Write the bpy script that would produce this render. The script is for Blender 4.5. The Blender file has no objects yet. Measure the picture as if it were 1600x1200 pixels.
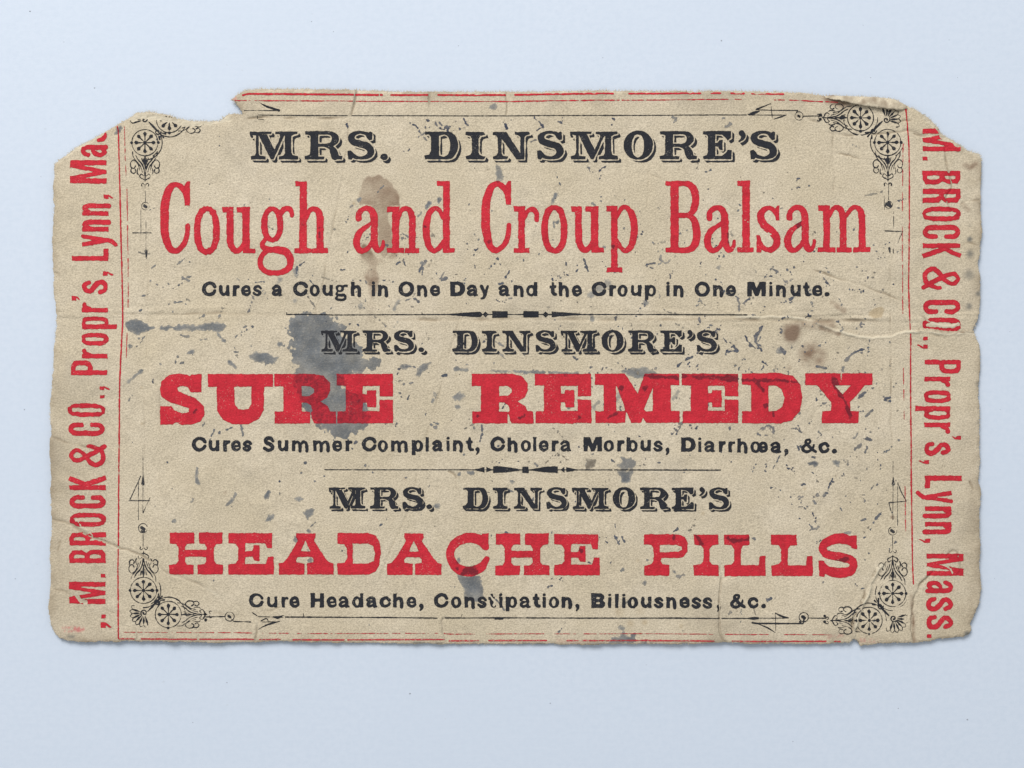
import bpy, math
import numpy as np
from mathutils import Vector

# ------------------------------------------------------------------ camera, light, exposure
SC = bpy.context.scene
U = 8.0e-5                      # one photograph pixel on the card, in metres
PW, PH = 1600, 1200
def W2(x, y):                   # card pixel -> metres on the table
    return ((x - PW / 2) * U, (PH / 2 - y) * U)

cam_d = bpy.data.cameras.new('camera'); cam = bpy.data.objects.new('camera', cam_d)
SC.collection.objects.link(cam); SC.camera = cam
cam_d.lens = 50; cam_d.sensor_width = 36
cam.location = (0, 0, PW * U * 50 / 36 + 6 * U)
cam_d.clip_start = 0.005; cam_d.clip_end = 20

world = bpy.data.worlds.new('World'); SC.world = world; world.use_nodes = True
world.node_tree.nodes['Background'].inputs['Color'].default_value = (0.93, 0.97, 1.0, 1)
world.node_tree.nodes['Background'].inputs['Strength'].default_value = 0.52

def area(name, loc, target, size, power, col=(1, 1, 1)):
    l = bpy.data.lights.new(name, 'AREA'); l.shape = 'SQUARE'; l.size = size; l.energy = power; l.color = col
    o = bpy.data.objects.new(name, l); SC.collection.objects.link(o); o.location = loc
    o.rotation_euler = (Vector(target) - Vector(loc)).to_track_quat('-Z', 'Y').to_euler()
    return o
area('window_light', (-0.20, 0.52, 0.50), (0, 0, 0), 0.36, 5.5, (1.0, 0.99, 0.975))

vs = SC.view_settings
vs.view_transform = 'Standard'; vs.look = 'None'; vs.exposure = 0.0; vs.gamma = 1.0
try: vs.use_curve_mapping = False
except Exception: pass

# ------------------------------------------------------------------ numeric helpers
rng = np.random.default_rng(7)
def gnoise(h, w, sig, seed, sy=None):
    r = np.random.default_rng(seed).standard_normal((h, w))
    fy = np.fft.fftfreq(h)[:, None]; fx = np.fft.rfftfreq(w)[None, :]
    sy = sig if sy is None else sy
    g = np.exp(-2 * (math.pi ** 2) * ((sig * fx) ** 2 + (sy * fy) ** 2))
    n = np.fft.irfft2(np.fft.rfft2(r) * g, s=(h, w))
    return (n / n.std()).astype(np.float32)
N1 = gnoise(PH, PW, 1.1, 1); N2 = gnoise(PH, PW, 2.6, 2); N3 = gnoise(PH, PW, 7, 3)
N4 = gnoise(PH, PW, 30, 4); N5 = gnoise(PH, PW, 110, 5); N6 = gnoise(PH, PW, 3, 6, 0.8)
def samp(A, X, Y):              # bilinear, pixel coordinates
    X = np.clip(np.asarray(X, float), 0, A.shape[1] - 1.001); Y = np.clip(np.asarray(Y, float), 0, A.shape[0] - 1.001)
    i = Y.astype(int); j = X.astype(int); fy = Y - i; fx = X - j
    return (A[i, j] * (1 - fx) + A[i, j + 1] * fx) * (1 - fy) + (A[i + 1, j] * (1 - fx) + A[i + 1, j + 1] * fx) * fy
def sstep(a, b, x):
    t = np.clip((x - a) / (b - a), 0, 1); return t * t * (3 - 2 * t)

def catmull(P, n=6, closed=False):
    P = np.asarray(P, float)
    if len(P) < 3: return P
    Q = np.vstack([P[-1:], P, P[:2]]) if closed else np.vstack([2 * P[0] - P[1], P, 2 * P[-1] - P[-2]])
    out = []
    for k in range(1, len(Q) - 2):
        a, b, c, d = Q[k - 1], Q[k], Q[k + 1], Q[k + 2]
        for t in np.arange(n) / n:
            out.append(0.5 * ((2 * b) + (c - a) * t + (2 * a - 5 * b + 4 * c - d) * t * t + (3 * b - a - 3 * c + d) * t ** 3))
    if not closed: out.append(Q[-2])
    return np.array(out)

class Canvas:
    """a distance field in photograph pixels, positive inside the ink"""
    def __init__(s, x0, y0, x1, y1, h):
        s.x0, s.y0, s.h = x0, y0, h
        s.xs = np.arange(x0, x1 + h, h); s.ys = np.arange(y0, y1 + h, h)
        s.F = np.full((len(s.ys), len(s.xs)), -9.0)
    def win(s, P, pad):
        x0, y0 = P[:, 0].min() - pad, P[:, 1].min() - pad; x1, y1 = P[:, 0].max() + pad, P[:, 1].max() + pad
        j0 = max(0, int((x0 - s.x0) / s.h)); j1 = min(len(s.xs), int((x1 - s.x0) / s.h) + 2)
        i0 = max(0, int((y0 - s.y0) / s.h)); i1 = min(len(s.ys), int((y1 - s.y0) / s.h) + 2)
        if j1 <= j0 or i1 <= i0: return None
        X, Y = np.meshgrid(s.xs[j0:j1], s.ys[i0:i1])
        return slice(i0, i1), slice(j0, j1), X, Y
    def put(s, w, v, sub):
        if sub: s.F[w[0], w[1]] = np.minimum(s.F[w[0], w[1]], -v)
        else: s.F[w[0], w[1]] = np.maximum(s.F[w[0], w[1]], v)
    def poly(s, P, sub=False, rnd=0.0):
        P = np.asarray(P, float); w = s.win(P, 5)
        if w is None: return
        s.put(w, sdpoly(w[2], w[3], P) + rnd, sub)
    def stroke(s, P, R, sub=False, butt=False):
        P = np.asarray(P, float); R = np.asarray(R, float); w = s.win(P, R.max() + 5)
        if w is None: return
        s.put(w, sdstroke(w[2], w[3], P, R, butt), sub)
    def ell(s, cx, cy, rx, ry, n=2.0, sub=False):
        w = s.win(np.array([[cx - rx, cy - ry], [cx + rx, cy + ry]]), 5)
        if w is None: return
        a = (np.abs((w[2] - cx) / rx) ** n + np.abs((w[3] - cy) / ry) ** n + 1e-9) ** (1 / n)
        s.put(w, (1 - a) * min(rx, ry), sub)

def sdpoly(X, Y, P):
    d2 = np.full(X.shape, 1e9); ins = np.zeros(X.shape, bool)
    n = len(P)
    for k in range(n):
        ax, ay = P[k]; bx, by = P[(k + 1) % n]
        ex, ey = bx - ax, by - ay; L = ex * ex + ey * ey
        if L < 1e-12: continue
        t = np.clip(((X - ax) * ex + (Y - ay) * ey) / L, 0, 1)
        d2 = np.minimum(d2, (X - ax - t * ex) ** 2 + (Y - ay - t * ey) ** 2)
        if ay != by:
            c = (ay > Y) != (by > Y)
            ins ^= c & (X < ex * (Y - ay) / ey + ax)
    d = np.sqrt(d2)
    return np.where(ins, d, -d)
def sdstroke(X, Y, P, R, butt=False):
    v = np.full(X.shape, -99.0); n = len(P)
    if n == 1: return R[0] - np.hypot(X - P[0, 0], Y - P[0, 1])
    for k in range(n - 1):
        ax, ay = P[k]; ex, ey = P[k + 1] - P[k]; L = ex * ex + ey * ey
        if L < 1e-12: continue
        t = ((X - ax) * ex + (Y - ay) * ey) / L
        tc = np.clip(t, 0, 1)
        d = R[k] + (R[k + 1] - R[k]) * tc - np.hypot(X - ax - tc * ex, Y - ay - tc * ey)
        if butt:
            l = math.sqrt(L)
            if k == 0: d = np.minimum(d, t * l)
            if k == n - 2: d = np.minimum(d, (1 - t) * l)
        v = np.maximum(v, d)
    return v
def polydist(X, Y, P):          # unsigned distance to a polyline, side, and position along it 0..1
    P = np.asarray(P, float); d = np.full(X.shape, 1e9); side = np.zeros(X.shape); pos = np.zeros(X.shape)
    for k in range(len(P) - 1):
        ax, ay = P[k]; ex, ey = P[k + 1] - P[k]; L = ex * ex + ey * ey + 1e-9
        t = np.clip(((X - ax) * ex + (Y - ay) * ey) / L, 0, 1)
        q = np.hypot(X - ax - t * ex, Y - ay - t * ey); m = q < d
        d = np.where(m, q, d); side = np.where(m, np.sign(ex * (Y - ay) - ey * (X - ax)), side)
        pos = np.where(m, (k + t) / (len(P) - 1), pos)
    return d, side, pos

def march(F, x0, y0, h):
    """filled marching squares -> px vertices, list of polygons as (loop vertex ids, loop totals)"""
    F = np.where(np.abs(F) < 1e-5, 1e-5, F)
    Hn, Wn = F.shape; I = F > 0
    NN = Hn * Wn; NH = Hn * (Wn - 1)
    c = [I[:-1, :-1], I[:-1, 1:], I[1:, 1:], I[1:, :-1]]
    code = c[0] * 1 + c[1] * 2 + c[2] * 4 + c[3] * 8
    loops, tots = [], []
    for k in range(1, 16):
        ii, jj = np.nonzero(code == k)
        if len(ii) == 0: continue
        cid = [ii * Wn + jj, ii * Wn + jj + 1, (ii + 1) * Wn + jj + 1, (ii + 1) * Wn + jj]
        eid = [NN + ii * (Wn - 1) + jj, NN + NH + ii * Wn + jj + 1, NN + (ii + 1) * (Wn - 1) + jj, NN + NH + ii * Wn + jj]
        seq = []
        for q in range(4):
            a = (k >> q) & 1; b = (k >> ((q + 1) % 4)) & 1
            if a: seq.append(cid[q])
            if a != b: seq.append(eid[q])
        A = np.stack(seq[::-1], 1)
        loops.append(A.ravel()); tots.append(np.full(len(ii), A.shape[1]))
    if not loops: return None
    loops = np.concatenate(loops); tots = np.concatenate(tots)
    uid, inv = np.unique(loops, return_inverse=True)
    X = np.zeros(len(uid)); Y = np.zeros(len(uid))
    m = uid < NN; i, j = uid[m] // Wn, uid[m] % Wn; X[m] = j; Y[m] = i
    m = (uid >= NN) & (uid < NN + NH); u = uid[m] - NN; i, j = u // (Wn - 1), u % (Wn - 1)
    t = F[i, j] / (F[i, j] - F[i, j + 1]); X[m] = j + t; Y[m] = i
    m = uid >= NN + NH; u = uid[m] - NN - NH; i, j = u // Wn, u % Wn
    t = F[i, j] / (F[i, j] - F[i + 1, j]); X[m] = j; Y[m] = i + t
    return X * h + x0, Y * h + y0, inv.astype(np.int32), tots.astype(np.int32)

def link(o, parent=None):
    SC.collection.objects.link(o)
    if parent is not None: o.parent = parent
    return o
def empty(name, parent=None):
    o = bpy.data.objects.new(name, None); o.empty_display_size = 0.005
    return link(o, parent)
def build(name, co, loops, tots, mat, parent, attrs=None, smooth=True):
    me = bpy.data.meshes.new(name)
    me.vertices.add(len(co)); me.vertices.foreach_set('co', np.asarray(co, np.float32).ravel())
    me.loops.add(len(loops)); me.loops.foreach_set('vertex_index', np.asarray(loops, np.int32))
    me.polygons.add(len(tots))
    st = np.concatenate([[0], np.cumsum(tots)[:-1]]).astype(np.int32)
    me.polygons.foreach_set('loop_start', st)
    me.update(calc_edges=True)
    for k, v in (attrs or {}).items():
        a = me.attributes.new(k, 'FLOAT', 'POINT'); a.data.foreach_set('value', np.asarray(v, np.float32))
    me.polygons.foreach_set('use_smooth', np.full(len(tots), smooth))
    me.materials.append(mat); me.validate()
    return link(bpy.data.objects.new(name, me), parent)

# ------------------------------------------------------------------ node materials
class Mat:
    def __init__(s, name):
        s.m = bpy.data.materials.new(name); s.m.use_nodes = True; s.t = s.m.node_tree
        s.b = s.t.nodes['Principled BSDF']; s.tc = s.t.nodes.new('ShaderNodeTexCoord')
    def n(s, k, **kw):
        o = s.t.nodes.new(k)
        for a, v in kw.items(): setattr(o, a, v)
        return o
    def l(s, a, b): s.t.links.new(a, b)
    def mapping(s, scale, rot=0.0):
        mp = s.n('ShaderNodeMapping'); mp.inputs['Scale'].default_value = scale; mp.inputs['Rotation'].default_value = (0, 0, rot)
        s.l(s.tc.outputs['Object'], mp.inputs['Vector']); return mp.outputs[0]
    def noise(s, px, detail=3, rough=0.55, vec=None):
        o = s.n('ShaderNodeTexNoise'); o.inputs['Scale'].default_value = 1 / (px * U) if vec is None else 1.0
        o.inputs['Detail'].default_value = detail; o.inputs['Roughness'].default_value = rough
        s.l(vec if vec is not None else s.tc.outputs['Object'], o.inputs['Vector']); return o.outputs['Fac']
    def ramp(s, v, a, b, lo=0.0, hi=1.0):
        o = s.n('ShaderNodeMapRange'); o.interpolation_type = 'SMOOTHSTEP'
        for k, x in zip(('From Min', 'From Max', 'To Min', 'To Max'), (a, b, lo, hi)): o.inputs[k].default_value = x
        s.l(v, o.inputs['Value']); return o.outputs[0]
    def attr(s, name):
        o = s.n('ShaderNodeAttribute'); o.attribute_name = name; return o.outputs['Fac']
    def math(s, op, a, b):
        o = s.n('ShaderNodeMath', operation=op)
        for k, v in enumerate((a, b)):
            if isinstance(v, (int, float)): o.inputs[k].default_value = v
            else: s.l(v, o.inputs[k])
        return o.outputs[0]
    def mix(s, f, a, b, mode='MIX'):
        o = s.n('ShaderNodeMix', data_type='RGBA', blend_type=mode)
        for i, v in ((0, f), (6, a), (7, b)):
            if isinstance(v, (int, float)): o.inputs[i].default_value = v
            elif isinstance(v, tuple): o.inputs[i].default_value = (*v, 1)
            else: s.l(v, o.inputs[i])
        return o.outputs[2]
    def grey(s, v):         # a value as a colour, free to pass 1
        o = s.n('ShaderNodeCombineColor')
        for k in range(3): s.l(v, o.inputs[k])
        return o.outputs[0]
    def bump(s, h, dist, strength=1.0, prev=None):
        o = s.n('ShaderNodeBump'); o.inputs['Distance'].default_value = dist; o.inputs['Strength'].default_value = strength
        s.l(h, o.inputs['Height'])
        if prev is not None: s.l(prev, o.inputs['Normal'])
        return o.outputs[0]
    def grain(s, k=1.0):
        """felt-like grain of the card stock, the same on bare card and under ink"""
        v1 = s.mapping((1 / (7 * U), 1 / (3.2 * U), 1), math.radians(-12))
        v2 = s.mapping((1 / (3.2 * U), 1 / (2.4 * U), 1), math.radians(30))
        n1 = s.noise(1, 4, 0.6, v1); n2 = s.noise(1, 3, 0.6, v2); n3 = s.noise(26, 3, 0.5)
        b = s.bump(n1, 0.6 * U * k)
        b = s.bump(n2, 0.95 * U * k, 1.0, b)
        return s.bump(n3, 0.4 * U * k, 1.0, b), n1, n2
    def done(s, col, rough=0.9, nrm=None, spec=0.15):
        if isinstance(col, tuple): s.b.inputs['Base Color'].default_value = (*col, 1)
        else: s.l(col, s.b.inputs['Base Color'])
        s.b.inputs['Roughness'].default_value = rough; s.b.inputs['Specular IOR Level'].default_value = spec
        if nrm is not None: s.l(nrm, s.b.inputs['Normal'])
        return s.m

PAPER = (0.605, 0.520, 0.390)
def paper_colour(M, n1, n2):
    big = M.ramp(M.noise(170, 4, 0.6), 0.3, 0.7); mid = M.ramp(M.noise(24, 5, 0.65), 0.3, 0.72)
    c = M.mix(big, (PAPER[0] * 0.93, PAPER[1] * 0.915, PAPER[2] * 0.87), (PAPER[0] * 1.05, PAPER[1] * 1.05, PAPER[2] * 1.06))
    c = M.mix(M.math('MULTIPLY', mid, 0.5), c, (PAPER[0] * 0.88, PAPER[1] * 0.865, PAPER[2] * 0.835))
    fib = M.ramp(n1, 0.60, 0.85); c = M.mix(M.math('MULTIPLY', fib, 0.45), c, (0.72, 0.655, 0.52))
    drk = M.ramp(n2, 0.58, 0.85); c = M.mix(M.math('MULTIPLY', drk, 0.70), c, (0.33, 0.285, 0.21))
    spk = M.ramp(M.noise(4.0, 2, 0.5), 0.67, 0.76); c = M.mix(M.math('MULTIPLY', spk, 0.5), c, (0.25, 0.2, 0.14))
    hf = M.ramp(M.noise(2.3, 2, 0.7), 0.32, 0.68, 0.80, 1.13); c = M.mix(1.0, c, M.grey(hf), 'MULTIPLY')
    return c
def mat_paper():
    M = Mat('aged_card_stock'); nrm, n1, n2 = M.grain()
    c = paper_colour(M, n1, n2)
    wob = M.math('MULTIPLY', M.math('SUBTRACT', M.noise(9, 4, 0.65), 0.5), 1.1)
    e = M.attr('exposed_lit'); c = M.mix(M.math('MULTIPLY', e, 0.8), c, (0.62, 0.55, 0.42))
    g = M.attr('grime_shade'); gg = M.ramp(M.math('ADD', g, M.math('MULTIPLY', wob, g)), 0.0, 1.0); c = M.mix(M.math('MULTIPLY', gg, 0.75), c, (0.30, 0.235, 0.16))  # dirt, and the shade painted into crease valleys
    b = M.attr('brown'); bb = M.ramp(M.math('ADD', b, M.math('MULTIPLY', wob, M.math('MULTIPLY', b, 0.5))), 0.0, 1.0); c = M.mix(bb, c, (0.235, 0.158, 0.108))
    t = M.attr('tan'); c = M.mix(M.math('MULTIPLY', t, 0.8), c, (0.36, 0.25, 0.12))
    k = M.attr('soot'); c = M.mix(k, c, (0.16, 0.155, 0.14))
    p = M.attr('pink'); c = M.mix(M.math('MULTIPLY', p, 0.8), c, (0.55, 0.12, 0.13))
    return M.done(c, 0.93, nrm, 0.1)
def mat_ink(name, col, dark, loss_lo, loss_hi, loss, spec=0.2):
    M = Mat(name); nrm, n1, n2 = M.grain(0.85)
    tone = M.ramp(M.noise(14, 4, 0.65), 0.32, 0.7)
    c = M.mix(tone, tuple(x * 0.88 for x in col), tuple(x * 1.1 for x in col))
    f = M.noise(2.2, 2, 0.6)
    patch = M.ramp(M.noise(38, 3, 0.6), 0.35, 0.68, -0.07, 0.06)
    los = M.math('MULTIPLY', M.ramp(M.math('ADD', f, patch), loss_lo, loss_hi), loss)
    c = M.mix(los, c, (0.56, 0.50, 0.39))
    hf = M.ramp(M.noise(2.6, 2, 0.7), 0.32, 0.68, 0.86, 1.10); c = M.mix(1.0, c, M.grey(hf), 'MULTIPLY')
    rim = M.ramp(M.attr('rim'), 1.8, 0.0); c = M.mix(M.math('MULTIPLY', rim, 0.38), c, tuple(x * 0.45 for x in col))
    st = M.attr('stain'); sw = M.math('ADD', st, M.math('MULTIPLY', M.math('SUBTRACT', M.noise(6, 4, 0.7), 0.5), M.math('MULTIPLY', st, 2.6)))
    c = M.mix(M.math('MULTIPLY', M.ramp(sw, 0.1, 1.0), 0.85), c, dark)
    return M.done(c, 0.75, nrm, spec)
def mat_blot():
    M = Mat('transferred_ink'); nrm, n1, n2 = M.grain(0.9)
    t = M.attr('tone')          # 0 navy script transfer, 0.5 slate grey, 1 brown grey
    a = M.mix(M.ramp(t, 0.0, 0.5), (0.048, 0.057, 0.090), (0.148, 0.157, 0.166))
    c = M.mix(M.ramp(t, 0.5, 1.0), a, (0.20, 0.168, 0.128))
    d = M.attr('thin')          # how thin the film of ink is: thin lets card tone through
    f = M.math('ADD', M.math('MULTIPLY', M.ramp(M.noise(3.0, 3, 0.65), 0.45, 0.85), 0.35), d)
    sf = M.math('MULTIPLY', M.ramp(M.attr('rim'), 3.2, 0.2), M.attr('soft'))
    f = M.math('ADD', f, M.math('MULTIPLY', sf, M.ramp(M.noise(12, 3, 0.6), 0.3, 0.7, 0.15, 0.6)))
    c = M.mix(f, c, (0.52, 0.455, 0.35))
    m = M.ramp(M.noise(22, 5, 0.7), 0.35, 0.7, 0.82, 1.12)
    c = M.mix(1.0, c, M.grey(m), 'MULTIPLY')
    return M.done(c, 0.85, nrm, 0.15)
def mat_table():
    M = Mat('white_laminate')
    c = M.mix(M.ramp(M.noise(420, 3, 0.5), 0.3, 0.7), (0.588, 0.648, 0.738), (0.604, 0.660, 0.748))
    c = M.mix(M.ramp(M.noise(9, 3, 0.6), 0.35, 0.68), c, (0.575, 0.636, 0.728))
    wv = M.mapping((1 / (60 * U), 1 / (5 * U), 1), math.radians(7)); c = M.mix(M.ramp(M.noise(1, 3, 0.55, wv), 0.45, 0.75, 0, 0.35), c, (0.612, 0.668, 0.755))
    sp = M.ramp(M.noise(11, 1, 0.4), 0.80, 0.84); c = M.mix(M.math('MULTIPLY', sp, 0.25), c, (0.45, 0.47, 0.5))
    b = M.bump(M.noise(8, 4, 0.6), 0.12 * U)
    b = M.bump(M.noise(2.5, 2, 0.5), 0.06 * U, 1.0, b)
    return M.done(c, 0.55, b, 0.25)
MP = mat_paper(); MT = mat_table()
MRED = mat_ink('red_ink', (0.53, 0.023, 0.038), (0.12, 0.013, 0.022), 0.64, 0.80, 0.55)
MREDTHIN = mat_ink('worn_red_ink', (0.53, 0.055, 0.062), (0.2, 0.03, 0.04), 0.52, 0.70, 0.75)
MBLK = mat_ink('black_ink', (0.022, 0.023, 0.029), (0.02, 0.02, 0.024), 0.62, 0.80, 0.40)
MBLKTHIN = mat_ink('worn_black_ink', (0.035, 0.035, 0.04), (0.03, 0.03, 0.035), 0.52, 0.72, 0.65)
MBLOT = mat_blot()

# ------------------------------------------------------------------ the card: outline, relief, stains
def Z4(ox, oy, s, P):           # points read off an enlargement of the card -> card pixels
    return [(ox + p[0] / s, oy + p[1] / s) for p in P]
OUT = [(86,256),(97.5,247),(108,239),(120,230),(135,222),(148,215),(160,209),(180,197.5),(200,186),(212.5,177),(222,176),(235,175),(250,177.5),(265,180),
 (277,186),(300,189),(325,190),(343,188.5),(349,184),(355,180),(366,178.5),(380,179.5),(379,174),(375,167.5),(369,161),(363,156),(367,152),(374,147),(382,142.5),
 (395,140.5),(410,139.5),(460,139.5),(500,140.5),(540,141),(600,142),(640,144.5),(690,144),(740,144),(787,143.5),(840,143.5),(880,142.5),(920,142),(995,142.5),
 (1070,143),(1145,143),(1220,144),(1252,145.5),(1287,150),(1320,150.5),(1350,151.5),(1378,153),(1397,155.5),(1408,160),(1418,166),(1430,172),(1445,181),(1454,188),(1463,197),
 (1470,210),(1487,219),(1500,227),(1512,236),(1521,239),(1530,241),(1533,250),(1532.5,270),(1532,295),(1530.5,315),(1533,345),(1534,357),(1531,382),(1531.5,397),
 (1527,409),(1530,430),(1531,465),(1529,492),(1525,508),(1520,517),(1524.5,525),(1530,538),(1531.5,555),(1531,575),(1528.5,617),(1531,650),(1530,700),
 (1531,735),(1528.5,752),(1532,770),(1530,815),(1531,860),(1530,890),(1533,920),(1530,943),(1522,960),(1515.5,974),(1518,985),(1507,995),(1485,996),
 (1467,997.5),(1450,1002),(1427,1004),(1395,1004),(1375,1005),(1360,1007),(1345,1009),(1339,1000),(1333,998),(1327,1004),(1280,1006),(1180,1005),
 (1145,1004),(1127,1002.5),(1095,1005),(1020,1006),(920,1006.5),(820,1006),(690,1006),(610,1005),(540,1004),(440,1001.5),(335,1004),(260,1002),(210,1001),(135,1002.5),
 (105,1001),(94,997),(86,990),(79,977),(76,945),(79,920),(80,895),(77.5,870),(80,840),(81,812),(79.5,770),(81,750),(79,700),(81,675),(77.5,650),
 (80,620),(84,575),(85,540),(89,485),(85,465),(84,425),(82.5,370),(85,332),(84,295)]
P = []
for k in range(len(OUT)):       # ragged torn edge
    a = np.array(OUT[k], float); b = np.array(OUT[(k + 1) % len(OUT)], float); n = max(1, int(np.hypot(*(b - a)) / 3))
    for t in range(n): P.append(a + (b - a) * t / n)
OUTP = np.array(P)
GS = 1.5; GX0, GY0, GX1, GY1 = 66, 129, 1546, 1020
gx = np.arange(GX0, GX1 + GS, GS); gy = np.arange(GY0, GY1 + GS, GS)
GX, GY = np.meshgrid(gx, gy)
D = sdpoly(GX, GY, np.array(OUT, float))
D = D + 0.45 * samp(N2, GX, GY) + 0.35 * samp(N1, GX, GY) + 0.4 * samp(N3, GX, GY)
def gsamp(A, X, Y):
    return samp(A, (np.asarray(X) - GX0) / GS, (np.asarray(Y) - GY0) / GS)

# creases: points, depth (negative = valley), half width, step (one lip higher), how far the printed surface is rubbed off
CREASE = [
 ([(1150,496),(1200,496),(1255,498),(1292,512),(1330,524),(1350,527.5),(1375,527),(1392,525),(1410,519.5),(1430,518),(1450,517),(1475,521.5),(1500,521),(1524,522)], 1.2, 1.6, 1.7, 1.6),
 ([(600,499),(720,500),(830,498.5),(960,500),(1060,499),(1150,499),(1260,503),(1320,500),(1390,503)], -0.5, 3.0, 0.5, 0),
 ([(1130,488),(1180,493),(1240,496),(1300,497),(1390,498)], 0.55, 2.5, 0, 0),
 ([(170,490),(240,491),(330,489),(420,492),(500,493)], -0.35, 3.0, 0.2, 0),
 ([(1262,418),(1300,432),(1330,441),(1390,462),(1418,478),(1440,494),(1452,502)], -0.9, 1.7, 0.6, 0.3),
 ([(1230,178),(1275,192),(1300,208),(1340,212),(1395,207),(1425,205),(1450,214),(1472,214)], -0.6, 1.8, 0.5, 0.5),
 ([(1302,205),(1300,240),(1304,270),(1301,300)], -0.5, 1.6, 0.3, 0),
 ([(1308,240),(1328,243),(1345,249)], -0.6, 1.6, 0.3, 0),
 ([(1474,222),(1477,250),(1486,290),(1478,312),(1490,335)], -0.9, 1.5, 0.4, 0.5),
 ([(1425,208),(1440,212),(1462,214)], -1.0, 1.5, 0.4, 0.4),
 ([(1400,190),(1412,188),(1425,190)], -0.6, 1.5, 0, 0),
 ([(81,810),(92,813),(110,819),(124,829),(140,838),(160,845),(185,855),(204,861),(220,868),(245,882),(262,895),(300,908),(340,930)], -1.0, 1.6, 0.9, 1.3),
 ([(120,812),(128,822),(146,838)], 0.7, 1.6, 0, 0.9),
 ([(1377,884),(1368,900),(1361,915),(1356,930),(1347,950),(1340,968),(1335,984),(1337,1003)], 2.2, 2.2, 2.2, 2.6),
 ([(1368,890),(1360,905),(1353,920),(1346,940),(1338,958),(1331,980),(1332,1000)], -2.0, 1.8, 0, 0.8),  # valley added beside the ridge to paint its shaded left side
 ([(1458,893),(1442,907),(1431,925),(1427,945),(1425,975),(1427,1003)], -1.5, 1.9, 1.0, 0.6),
 ([(1124,880),(1126,905),(1123.5,940),(1124,970),(1125,988),(1129,998),(1138,1004)], -1.3, 1.3, 0.8, 0.7),
 ([(698,962),(690,970),(691,985),(694,995),(698,1005)], -0.7, 1.5, 0.7, 0.9),
 ([(556,139),(556,150),(553,165),(547,182)], -1.3, 1.8, 0.5, 0.7),
 ([(547,182),(543,215),(538,255),(528,310),(515,385),(503,450),(486,510)], -0.35, 1.6, 0.25, 0),
 ([(724,470),(712,520),(700,560),(688,610),(672,660),(660,700),(640,790),(610,860),(590,910)], -0.35, 1.6, 0.2, 0),
 ([(671,144),(670,165),(672,180)], -0.6, 2, 0.3, 1.0),
 ([(792,143),(791,160),(792,182)], -0.8, 1.3, 0.5, 0.8),
 ([(700,735),(711,744),(718,757),(723,768)], -0.7, 2.0, 0.8, 0.3),
 ([(1132,316),(1150,330),(1162,342),(1178,351),(1205,366)], -0.6, 1.3, 0.3, 0.5),
 ([(384,186),(420,183.5),(470,185),(540,184)], -0.7, 1.8, 0.3, 0),
 ([(395,962),(401,972),(400,990),(398,1003)], -0.5, 1.6, 0.4, 1.0),
 ([(209,972),(214,990),(210,1001)], -0.4, 1.4, 0.4, 1.0),
 ([(1440,520),(1480,530),(1500,560)], -0.2, 2.0, 0.2, 0), ([(1494,395),(1510,380),(1531,385)], -0.4, 1.5, 0.2, 0),
 ([(1500,318),(1515,313),(1531,314)], -0.5, 1.5, 0.3, 0), ([(1514,752),(1520,765)], -1.0, 1.2, 0, 0),
 ([(1478,868),(1488,860),(1497,868),(1500,890),(1492,900)], -0.6, 1.4, 0.3, 0.4),
 ([(118,929),(126,938),(135,941)], -0.3, 2.0, 0, 3.2), ([(1480,884),(1488,893),(1487,899)], -0.3, 2.0, 0, 2.6), ([(1489,962),(1494,972)], -0.2, 2.0, 0, 2.6), ([(766,931),(772,940),(771,947)], -0.1, 2, 0, 1.8), ([(1456,504),(1470,509),(1486,510),(1496,506)], 0.5, 1.8, 0.3, 2.2), ([(90,850),(94,846),(91,862)], -1.0, 1.5, 0, 0), ([(80,680),(100,690),(140,700),(165,712)], -0.5, 1.8, 0.2, 0),
 ([(82,528),(95,530),(130,528)], -0.3, 2, 0.2, 0), ([(84,425),(95,430)], -0.4, 1.5, 0, 0),
 ([(82,920),(105,925),(150,945),(185,960)], -0.3, 2.0, 0.2, 0), ([(330,955),(380,962),(470,940)], -0.25, 2.5, 0, 0),
 ([(990,270),(1020,275),(1060,290),(1110,310)], -0.25, 2.0, 0.1, 0), ([(640,262),(720,268),(800,266),(860,272)], -0.22, 2.0, 0.1, 0),
 ([(1015,200),(1013,280),(1010,330)], -0.2, 1.6, 0.1, 0), ([(293,192),(292,240),(291,300)], -0.25, 1.5, 0.1, 0),
 ([(231,400),(230,520),(227,600),(226,720)], -0.45, 1.2, 0, 0), ([(250,600),(251,690),(249,760)], -0.25, 1.4, 0, 0),
 ([(1390,405),(1391,480),(1392,600),(1393,720)], -0.45, 1.2, 0, 0), ([(1420,420),(1455,455),(1500,490)], -0.2, 1.6, 0, 0),
]
H = np.full(GX.shape, 2.4); RUB = np.full(GX.shape, -9.0); CRD = np.zeros(GX.shape)
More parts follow.
